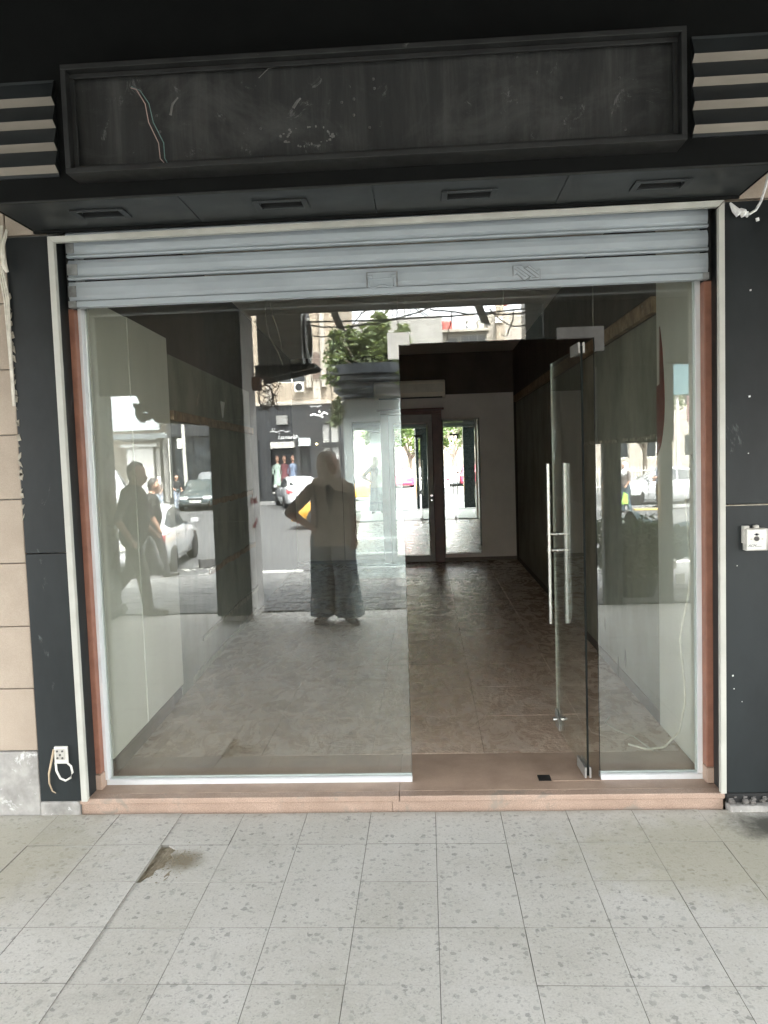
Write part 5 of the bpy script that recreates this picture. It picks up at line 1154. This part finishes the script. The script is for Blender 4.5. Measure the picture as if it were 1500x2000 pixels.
# ------------------------------------------------------------------ people
def bones_person(name, loc, rz, label, J, mats, extras=None, vox=.011, scale=1.0):
    """J: list of (p0, p1, r0, r1, matindex[, flatten]); one continuous remeshed body"""
    root = thing(name, loc, label, 'person', None, rz); root.scale = (scale,)*3
    bb = B()
    for j in J:
        p0, p1, r0, r1 = Vector(j[0]), Vector(j[1]), j[2], j[3]; fy = j[5] if len(j) > 5 else 1.0
        n = 14; k0 = len(bb.v); d = p1-p0; ln = d.length
        prof = [(max(r0*sin(pi/2*q/4), 1e-4), -r0*cos(pi/2*q/4)) for q in range(5)]+[(r0+(r1-r0)*q/4, ln*q/4) for q in range(1, 4)]+[(max(r1*cos(pi/2*q/4), 1e-4), ln+r1*sin(pi/2*q/4)) for q in range(5)]
        bb.lathe(prof, (0, 0, 0), n)
        rot = d.to_track_quat('Z', 'Y').to_matrix().to_4x4() if ln > 1e-6 else Matrix()
        M_ = Matrix.Translation(p0) @ rot
        for i in range(k0, len(bb.v)):
            v = M_ @ bb.v[i]
            if fy != 1.0: c = p0.lerp(p1, max(0, min(1, (v-p0).dot(d)/max(ln*ln, 1e-9)))); v.y = c.y+(v.y-c.y)*fy
            bb.v[i] = v
    me = bb.mesh('tmp', mats); tmp = bpy.data.objects.new('tmp', me); COL.objects.link(tmp)
    rm = tmp.modifiers.new('r', 'REMESH'); rm.mode = 'VOXEL'; rm.voxel_size = vox; rm.use_smooth_shade = True
    smo = tmp.modifiers.new('s', 'SMOOTH'); smo.iterations = 5; smo.factor = .5
    out = bpy.data.meshes.new_from_object(tmp.evaluated_get(bpy.context.evaluated_depsgraph_get())); bpy.data.objects.remove(tmp)
    out.materials.clear(); [out.materials.append(q) for q in mats]
    ids = []
    for f in out.polygons:
        c = f.center; best = (9, 0)
        for j in J:
            p0, p1 = Vector(j[0]), Vector(j[1]); d = p1-p0; l2 = d.length_squared; tt = 0 if l2 < 1e-9 else max(0, min(1, (c-p0).dot(d)/l2)); q = c-(p0+d*tt)
            if len(j) > 5: q.y /= j[5]
            dist = q.length-(j[2]+(j[3]-j[2])*tt)
            if dist < best[0]: best = (dist, j[4])
        ids.append(best[1])
    out.polygons.foreach_set('material_index', ids); out.polygons.foreach_set('use_smooth', [True]*len(out.polygons)); out.name = 'body'
    link('body', out, root, True)
    return root
def leg(hip, knee, ank, toe, rh, rk, ra, mp, ms):
    return [(hip, knee, rh, rk, mp), (knee, ank, rk, ra, mp), (ank, (ank[0], ank[1], ank[2]-.01), .045, .045, ms), ((ank[0]-.12*(toe[0]-ank[0]), ank[1]-.12*(toe[1]-ank[1]), .045), (toe[0], toe[1], .036), .048, .036, ms)]
def arm(sh_, el, wr, hd, mu, ml, ru=.055, rf=.036):
    e_ = Vector(el); w_ = Vector(wr); h_ = Vector(hd); d = (h_-w_)
    out = [(sh_, el, ru, ru*.85, mu), (el, wr, ru*.82, rf*.85, ml), (wr, tuple(w_+d*.5), .026, .034, 0)]
    side = d.cross(Vector((0, 1, .3))).normalized()
    for k in range(4):
        b0 = w_+d*.55+side*(k-1.5)*.019; l_ = (.9, 1.0, .95, .78)[k]
        out.append((tuple(b0), tuple(b0+d*.45*l_+Vector((0, .012, 0))), .0105, .009, 0))
    out.append((tuple(w_+d*.2+side*.03), tuple(w_+d*.65+side*.055+Vector((0, .02, 0))), .0125, .0095, 0))
    return out
def head(c, face, mskin=0):          # c: head centre, face: unit-ish direction looked to
    c = Vector(c); f = Vector(face).normalized()
    r_ = f.cross(Vector((0, 0, 1)))
    return [(tuple(c+Vector((0, 0, .035))), tuple(c+Vector((0, 0, .03))), .098, .098, mskin), (tuple(c+f*.022+Vector((0, 0, -.02))), tuple(c+f*.035+Vector((0, 0, -.075))), .076, .048, mskin),
            (tuple(c+f*.095+Vector((0, 0, .015))), tuple(c+f*.112+Vector((0, 0, -.022))), .011, .016, mskin), (tuple(c+f*.088+Vector((0, 0, -.058))), tuple(c+f*.089+Vector((0, 0, -.06))), .02, .02, mskin),
            (tuple(c+r_*.094+Vector((0, 0, -.01))), tuple(c+r_*.094+Vector((0, 0, .02))), .016, .018, mskin), (tuple(c-r_*.094+Vector((0, 0, -.01))), tuple(c-r_*.094+Vector((0, 0, .02))), .016, .018, mskin)]
def face_bits(root, c, face):
    c = Vector(c); f = Vector(face).normalized(); r_ = f.cross(Vector((0, 0, 1)))
    EYE = M('eye_dark', (.02, .016, .014), rough=.2); LIP = M('lip', (.36, .15, .13), rough=.5)
    for s in (-1, 1):
        B().ball(c+f*.083+r_*s*.034+Vector((0, 0, .018)), (.013, .013, .009), seg=8).build('eye', EYE, root, local=True)
        q = c+f*.088+Vector((0, 0, .042)); B().tube([q+r_*s*.016, q+r_*s*.035+Vector((0, 0, .007)), q+r_*s*.055-f*.015], .0045, 5).build('eyebrow', EYE, root, local=True)
    q = c+f*.102+Vector((0, 0, -.054)); B().tube([q-r_*.024-f*.008, q, q+r_*.024-f*.008], [.004, .007, .004], 6).build('mouth', LIP, root, local=True)
def garment(name, rows, mat, root, folds=7, amp=.012, n=56, seed=1):
    """cloth tube with soft vertical folds and a flat hem; rows: (centre, rx, ry)"""
    rg = random.Random(seed); ph = [rg.uniform(0, 6.28) for _ in range(4)]; bb = B(); fine = []
    for i in range(len(rows)-1):
        for q in range(5): fine.append((Vector(rows[i][0]).lerp(Vector(rows[i+1][0]), q/5), rows[i][1]+(rows[i+1][1]-rows[i][1])*q/5, rows[i][2]+(rows[i+1][2]-rows[i][2])*q/5))
    fine.append((Vector(rows[-1][0]), rows[-1][1], rows[-1][2])); m_ = len(fine)
    for i, (c, rx, ry) in enumerate(fine):
        t_ = i/(m_-1)
        for j in range(n):
            th = 2*pi*j/n; w_ = 1+amp/max(rx, .05)*(.35+.65*t_)*(sin(folds*th+ph[0]+1.5*t_)+.6*sin((folds*2-3)*th+ph[1]-2*t_)+.5*sin(3*th+9*t_+ph[2])); bb.v.append(c+Vector((rx*w_*cos(th), ry*w_*sin(th), 0)))
    for i in range(m_-1):
        for j in range(n): bb.f.append([i*n+j, i*n+(j+1) % n, (i+1)*n+(j+1) % n, (i+1)*n+j]); bb.m.append(0)
    bb.f += [list(range(n)), [(m_-1)*n+j for j in range(n)]]; bb.m += [0, 0]
    return bb.build(name, mat, root, local=True, smooth=True)
def shell(name, ps, mat, root, vox=.01):
    """closed garment / hair piece from tapered capsules, remeshed"""
    bb = B()
    for p0, p1, r0, r1 in ps:
        p0, p1 = Vector(p0), Vector(p1); n = 9
        bb.tube([p0+(p1-p0)*(q/6) for q in range(7)] if (p1-p0).length > 1e-4 else [p0, p0+Vector((0, 0, 1e-3))], [r0+(r1-r0)*q/6 for q in range(7)] if (p1-p0).length > 1e-4 else [r0, r0], 12); bb.ball(p0, r0, seg=12); bb.ball(p1, r1, seg=12)
    tmp = bpy.data.objects.new('tmp', bb.mesh('tmp', mat)); COL.objects.link(tmp)
    rm = tmp.modifiers.new('r', 'REMESH'); rm.mode = 'VOXEL'; rm.voxel_size = vox; smo = tmp.modifiers.new('s', 'SMOOTH'); smo.iterations = 4
    out = bpy.data.meshes.new_from_object(tmp.evaluated_get(bpy.context.evaluated_depsgraph_get())); bpy.data.objects.remove(tmp)
    out.materials.clear(); out.materials.append(mat); out.polygons.foreach_set('use_smooth', [True]*len(out.polygons)); out.name = name
    return link(name, out, root, True)
HAIR = M('dark_hair', (.018, .014, .012), (.009, .007, .006), 40, rough=.5)
DENIM = M('blue_denim', (.115, .155, .185), (.05, .075, .095), 7, bmp=.9, bs=8, rough=.85, marks=(.17, .21, .235), mscale=9, mth=.68)
TAUPE = M('taupe_linen', (.33, .285, .23), (.17, .146, .117), 6, rough=.9, bmp=.9, bs=9)
SCARF = M('beige_scarf', (.56, .48, .395), (.38, .32, .26), 16, rough=.9, bmp=.3, bs=40)
SHOE = M('dark_shoe', (.035, .033, .03), (.02, .019, .018), 12, rough=.6)
BLKCL = M('black_cloth', (.04, .037, .034), (.022, .02, .019), 8, rough=.9, bmp=.9, bs=8)
CHAR = M('charcoal_trousers', (.035, .036, .038), (.02, .021, .022), 8, rough=.9)
WHITECL = M('white_cloth', (.62, .62, .60), (.5, .5, .49), 8, rough=.9)
DKCL = M('deep_black_cloth', (.014, .0135, .013), (.009, .0085, .008), 8, rough=.95)
# woman beside the photographer: local +y is where she faces (the shop)
hc = (0, .03, 1.60); fd = (.75, .62, -.06)
J = head(hc, fd)+[((0, .0, 1.40), (0, .02, 1.53), .055, .055, 0),
     ((-.13, 0, 1.385), (.13, 0, 1.385), .075, .075, 1), ((0, .0, 1.33), (0, .01, 1.12), .145, .14, 1, .72), ((0, .01, 1.10), (0, .01, .90), .14, .15, 1, .74)]
J += leg((-.09, 0, .86), (-.105, .0, .50), (-.115, -.02, .075), (-.15, .19, 0), .10, .07, .055, 2, 3)+leg((.095, 0, .86), (.128, .02, .50), (.16, .05, .075), (.26, .24, 0), .10, .07, .055, 2, 3)
J += arm((-.19, 0, 1.36), (-.43, -.04, 1.13), (-.21, .06, .99), (-.13, .13, .955), 1, 0, .068)+arm((.19, 0, 1.36), (.255, -.01, 1.09), (.235, .06, .88), (.23, .09, .75), 1, 0, .068)
wm = bones_person('person', (-.975, -3.96, 0), radians(2), 'woman in beige headscarf, taupe top and wide blue jeans, hand on hip', J, [SKIN, TAUPE, DENIM, SHOE], vox=.0085, scale=1.0)
face_bits(wm, hc, fd)
h_ = Vector(hc); f_ = Vector(fd).normalized(); r_ = f_.cross(Vector((0, 0, 1)))
shell('headscarf', [(h_-f_*.028+Vector((0, 0, .055)), h_-f_*.03+Vector((0, 0, .0)), .104, .106), (h_-f_*.035-r_*.0, h_-f_*.02+Vector((0, 0, -.13)), .106, .095),
      (h_+f_*.0+r_*.055+Vector((0, 0, .10)), h_-r_*.055+Vector((0, 0, .10)), .045, .045), (h_+r_*.088+f_*.03+Vector((0, 0, .05)), h_+r_*.075+f_*.04+Vector((0, 0, -.10)), .026, .035), (h_-r_*.088+f_*.03+Vector((0, 0, .05)), h_-r_*.075+f_*.04+Vector((0, 0, -.10)), .026, .035),
      (h_+f_*.03+Vector((0, 0, -.135)), h_-f_*.03+Vector((0, 0, -.16)), .075, .10), ((-.12, .0, 1.42), (.12, .05, 1.42), .07, .065), ((.05, .09, 1.40), (.20, .09, 1.36), .045, .035)], SCARF, wm, .009)
garment('tunic', [((0, .0, 1.40), .15, .085), ((0, .0, 1.30), .205, .125), ((0, .01, 1.12), .195, .138), ((.01, .015, .95), .205, .15), ((.015, .02, .795), .232, .168)], TAUPE, wm, 6, .010, seed=2)
garment('trouser_leg', [((-.10, 0, .90), .125, .125), ((-.11, .0, .50), .118, .12), ((-.118, -.005, .075), .135, .145)], DENIM, wm, 5, .011, seed=3)
garment('trouser_leg', [((.10, 0, .90), .125, .125), ((.132, .02, .50), .122, .125), ((.165, .035, .07), .145, .155)], DENIM, wm, 5, .012, seed=4)
shell('undershirt', [((0.01, .105, 1.37), (.02, .128, 1.08), .05, .020)], BLKCL, wm, .009)
B().tube([(-.15, .085, 1.40), (-.13, .125, 1.25), (-.12, .13, 1.05), (-.13, .12, .95)], .012, 6).build('bag_strap', BLKCL, wm, local=True)
B().tube([(.09, .115, 1.36), (.11, .14, 1.2), (.05, .15, 1.08)], .004, 5).build('necklace', CHROME, wm, local=True)
# man 1, profile walking towards +x with a plastic bag
def walker(loc, label, stride, hgt, shirt, trous, bag=False, bend=.06, fx=1, turn=0):
    hc = (0, .085, 1.575); fd = (.10, 1, -.18)
    J = head(hc, fd)+[((0, .03, 1.40), (0, .06, 1.5), .06, .06, 0), ((-.15, .02, 1.37), (.15, .02, 1.37), .08, .08, 1), ((0, bend*.5, 1.30), (0, .03, 1.10), .178, .182, 1, .88), ((0, .04, 1.08), (0, 0, .90), .185, .172, 1, .88)]
    s = stride
    J += leg((-.09, 0, .90), (-.10, s*.30, .50), (-.10, s*.42, .085), (-.11, s*.42+.2, 0), .10, .075, .062, 2, 3)
    J += leg((.09, 0, .90), (.10, -s*.18, .50), (.10, -s*.85, .16), (.11, -s*.85+.18, 0), .10, .075, .062, 2, 3)
    J += arm((-.20, .02, 1.36), (-.24, -.07, 1.08), (-.22, .06, .86), (-.21, .1, .77), 1, 0)+arm((.20, .02, 1.36), (.24, -.04, 1.09), (.23, .16, .90), (.22, .23, .83), 1, 0)
    pr = bones_person('person', loc, -pi/2*fx+turn, label, J, [SKIN, shirt, trous, SHOE], vox=.011, scale=hgt/1.70)
    h_ = Vector(hc)
    shell('hair', [(h_+Vector((0, -.018, .055)), h_+Vector((0, -.022, .05)), .094, .092), (h_+Vector((0, -.045, .03)), h_+Vector((0, -.05, -.035)), .070, .052), (h_+Vector((0, .04, .10)), h_+Vector((0, -.02, .11)), .040, .050)], HAIR, pr, .011)
    return pr
wk = walker((-3.30, -4.62, 0), 'man in dark clothes walking past with a plastic bag, nearer of the two', .42, 1.69, BLKCL, CHAR)
pb = thing('plastic_bag', (-3.17, -4.80, .86), 'grey and white plastic carrier bag in the hand of the nearer walking man', 'bag')
PLB = M('grey_plastic_film', (.17, .18, .19), (.09, .095, .10), 8, rough=.3, bmp=.8, bs=12, marks=(.55, .56, .58), mscale=5, mth=.6)
shell('sack', [((0, 0, -.12), (.02, 0, -.40), .075, .125), ((-.04, .03, -.3), (.05, -.03, -.42), .10, .11), ((0, 0, -.02), (0, 0, -.14), .022, .07)], PLB, pb, .012); pb.scale = (.85, .85, .85)
walker((-4.72, -9.15, -.252), 'man in black shirt and trousers striding away behind the first', .46, 1.68, DKCL, CHAR, bend=.02, turn=-.7)
# photographer: only the toe of a shoe shows at the pane's edge
J = head((.02, .02, 1.60), (0, 1, 0))+[((0.02, 0, 1.40), (.02, .01, 1.52), .055, .055, 0), ((-.12, 0, 1.38), (.14, 0, 1.38), .075, .075, 1), ((.01, 0, 1.3), (.01, 0, .95), .15, .155, 1, .7)]
J += leg((-.07, 0, .9), (-.10, .01, .5), (-.145, .0, .08), (-.235, .17, 0), .105, .08, .07, 2, 3)+leg((.11, 0, .9), (.12, .01, .5), (.13, 0, .08), (.16, .18, 0), .105, .08, .07, 2, 3)
J += arm((-.17, 0, 1.36), (-.17, .10, 1.16), (-.07, .22, 1.50), (-.04, .25, 1.58), 1, 0)+arm((.20, 0, 1.36), (.20, .10, 1.16), (.09, .22, 1.50), (.055, .25, 1.58), 1, 0)
ph_ = bones_person('person', (.03, -4.10, 0), 0, 'person whose dark shoe shows at the right edge of the big glass pane', J, [SKIN, BLKCL, CHAR, SHOE], vox=.012)
h_ = Vector((.02, .02, 1.60)); shell('hair', [(h_+Vector((0, -.018, .055)), h_+Vector((0, -.022, .05)), .100, .098), (h_+Vector((0, -.045, .03)), h_+Vector((0, -.05, -.045)), .078, .06)], HAIR, ph_, .011)
# distant people
def standing(loc, rz, label, shirt, trous, hgt, scarf=None, reach=False):
    hc = (0, .02, 1.59); fd = (0, 1, 0)
    J = head(hc, fd)+[((0, 0, 1.40), (0, .01, 1.52), .055, .055, 0), ((-.14, 0, 1.375), (.14, 0, 1.375), .08, .08, 1), ((0, 0, 1.3), (0, 0, .95), .16, .165, 1, .75)]
    J += leg((-.09, 0, .88), (-.1, .03, .48), (-.11, .0, .08), (-.12, .19, 0), .11, .08, .07, 2, 3)+leg((.09, 0, .88), (.1, -.02, .48), (.12, -.10, .08), (.13, .09, 0), .11, .08, .07, 2, 3)
    J += arm((-.19, 0, 1.35), (-.24, 0, 1.08), (-.15, .16, .95), (-.10, .2, .93), 1, 0)+arm((.19, 0, 1.35), (.25, .04, 1.1), (.2, .34, 1.08) if reach else (.2, .14, .93), (.19, .44, 1.09) if reach else (.17, .2, .86), 1, 0)
    pr = bones_person('person', loc, rz, label, J, [SKIN, shirt, trous, SHOE], vox=.016, scale=hgt/1.7)
    h_ = Vector(hc)
    if scarf: shell('headscarf', [(h_+Vector((0, -.02, .05)), h_+Vector((0, -.02, -.06)), .112, .105), (h_+Vector((0, 0, -.12)), (0, .03, 1.33), .10, .13), ((-.1, .03, 1.36), (.1, .03, 1.36), .08, .08)], scarf, pr, .016); B().ball(h_+Vector((0, .085, -.005)), (.055, .03, .075), seg=10).build('face', SKIN, pr, local=True)
    else: shell('hair', [(h_+Vector((0, -.02, .08)), h_+Vector((0, -.03, .06)), .085, .085), (h_+Vector((0, -.05, .03)), h_+Vector((0, -.05, -.03)), .07, .06)], HAIR, pr, .016)
    return pr
GRAYCL = M('grey_brown_coat', (.15, .13, .12), (.1, .088, .08), 6, rough=.9); PINKCL = M('pale_pink_cloth', (.52, .36, .36), rough=.9); BLUECL = M('pale_blue_cloth', (.38, .43, .50), rough=.9)
hj = standing((6.85, -23.3, RZ), radians(60), 'woman in pale headscarf and brown coat by the yellow and black kerb', GRAYCL, DENIM, 1.70, WHITECL)
hbg = thing('handbag', (7.15, -23.1, .25), 'pale handbag carried by the woman in the pale headscarf', 'bag')
B().box(-.17, .17, -.06, .06, -.12, .12).build('body', WHITECL, hbg, local=True, bevel=.03); B().tube([(-.13, 0, .12), (-.08, 0, .38), (.08, 0, .38), (.13, 0, .12)], .012, 6).build('strap', WHITECL, hbg, local=True)
gbg = tag(B().prism([(-.1, 0), (.1, 0), (.08, .28), (-.03, .34)], 1, -.05, .05).build('shopping_bag', M('lime_bag', (.32, .55, .10), (.25, .45, .08), 9, rough=.6), bevel=.02), 'lime green shopping bag hanging beside the woman in the pale headscarf', 'bag'); gbg.location = (6.75, -23.0, -.16); gbg.scale = (1.2, 1.2, 1.2)
standing((8.5, -24.9, -.44), radians(80), 'man in pale blue shirt reaching out at the traffic island', BLUECL, CHAR, 1.74, None, True)
standing((-12.7, -32.6, RZ), radians(20), 'person in a white headscarf standing left of the green hatchback', GRAYCL, BLUECL, 1.6, WHITECL)
standing((-12.0, -33.0, RZ), radians(-60), 'bare-headed person in dark vest left of the green hatchback', CHAR, BLUECL, 1.65)
standing((-4.95, -36.4, -.41), radians(-30), 'person in pale pink walking by the white shutters', PINKCL, CHAR, 1.62)
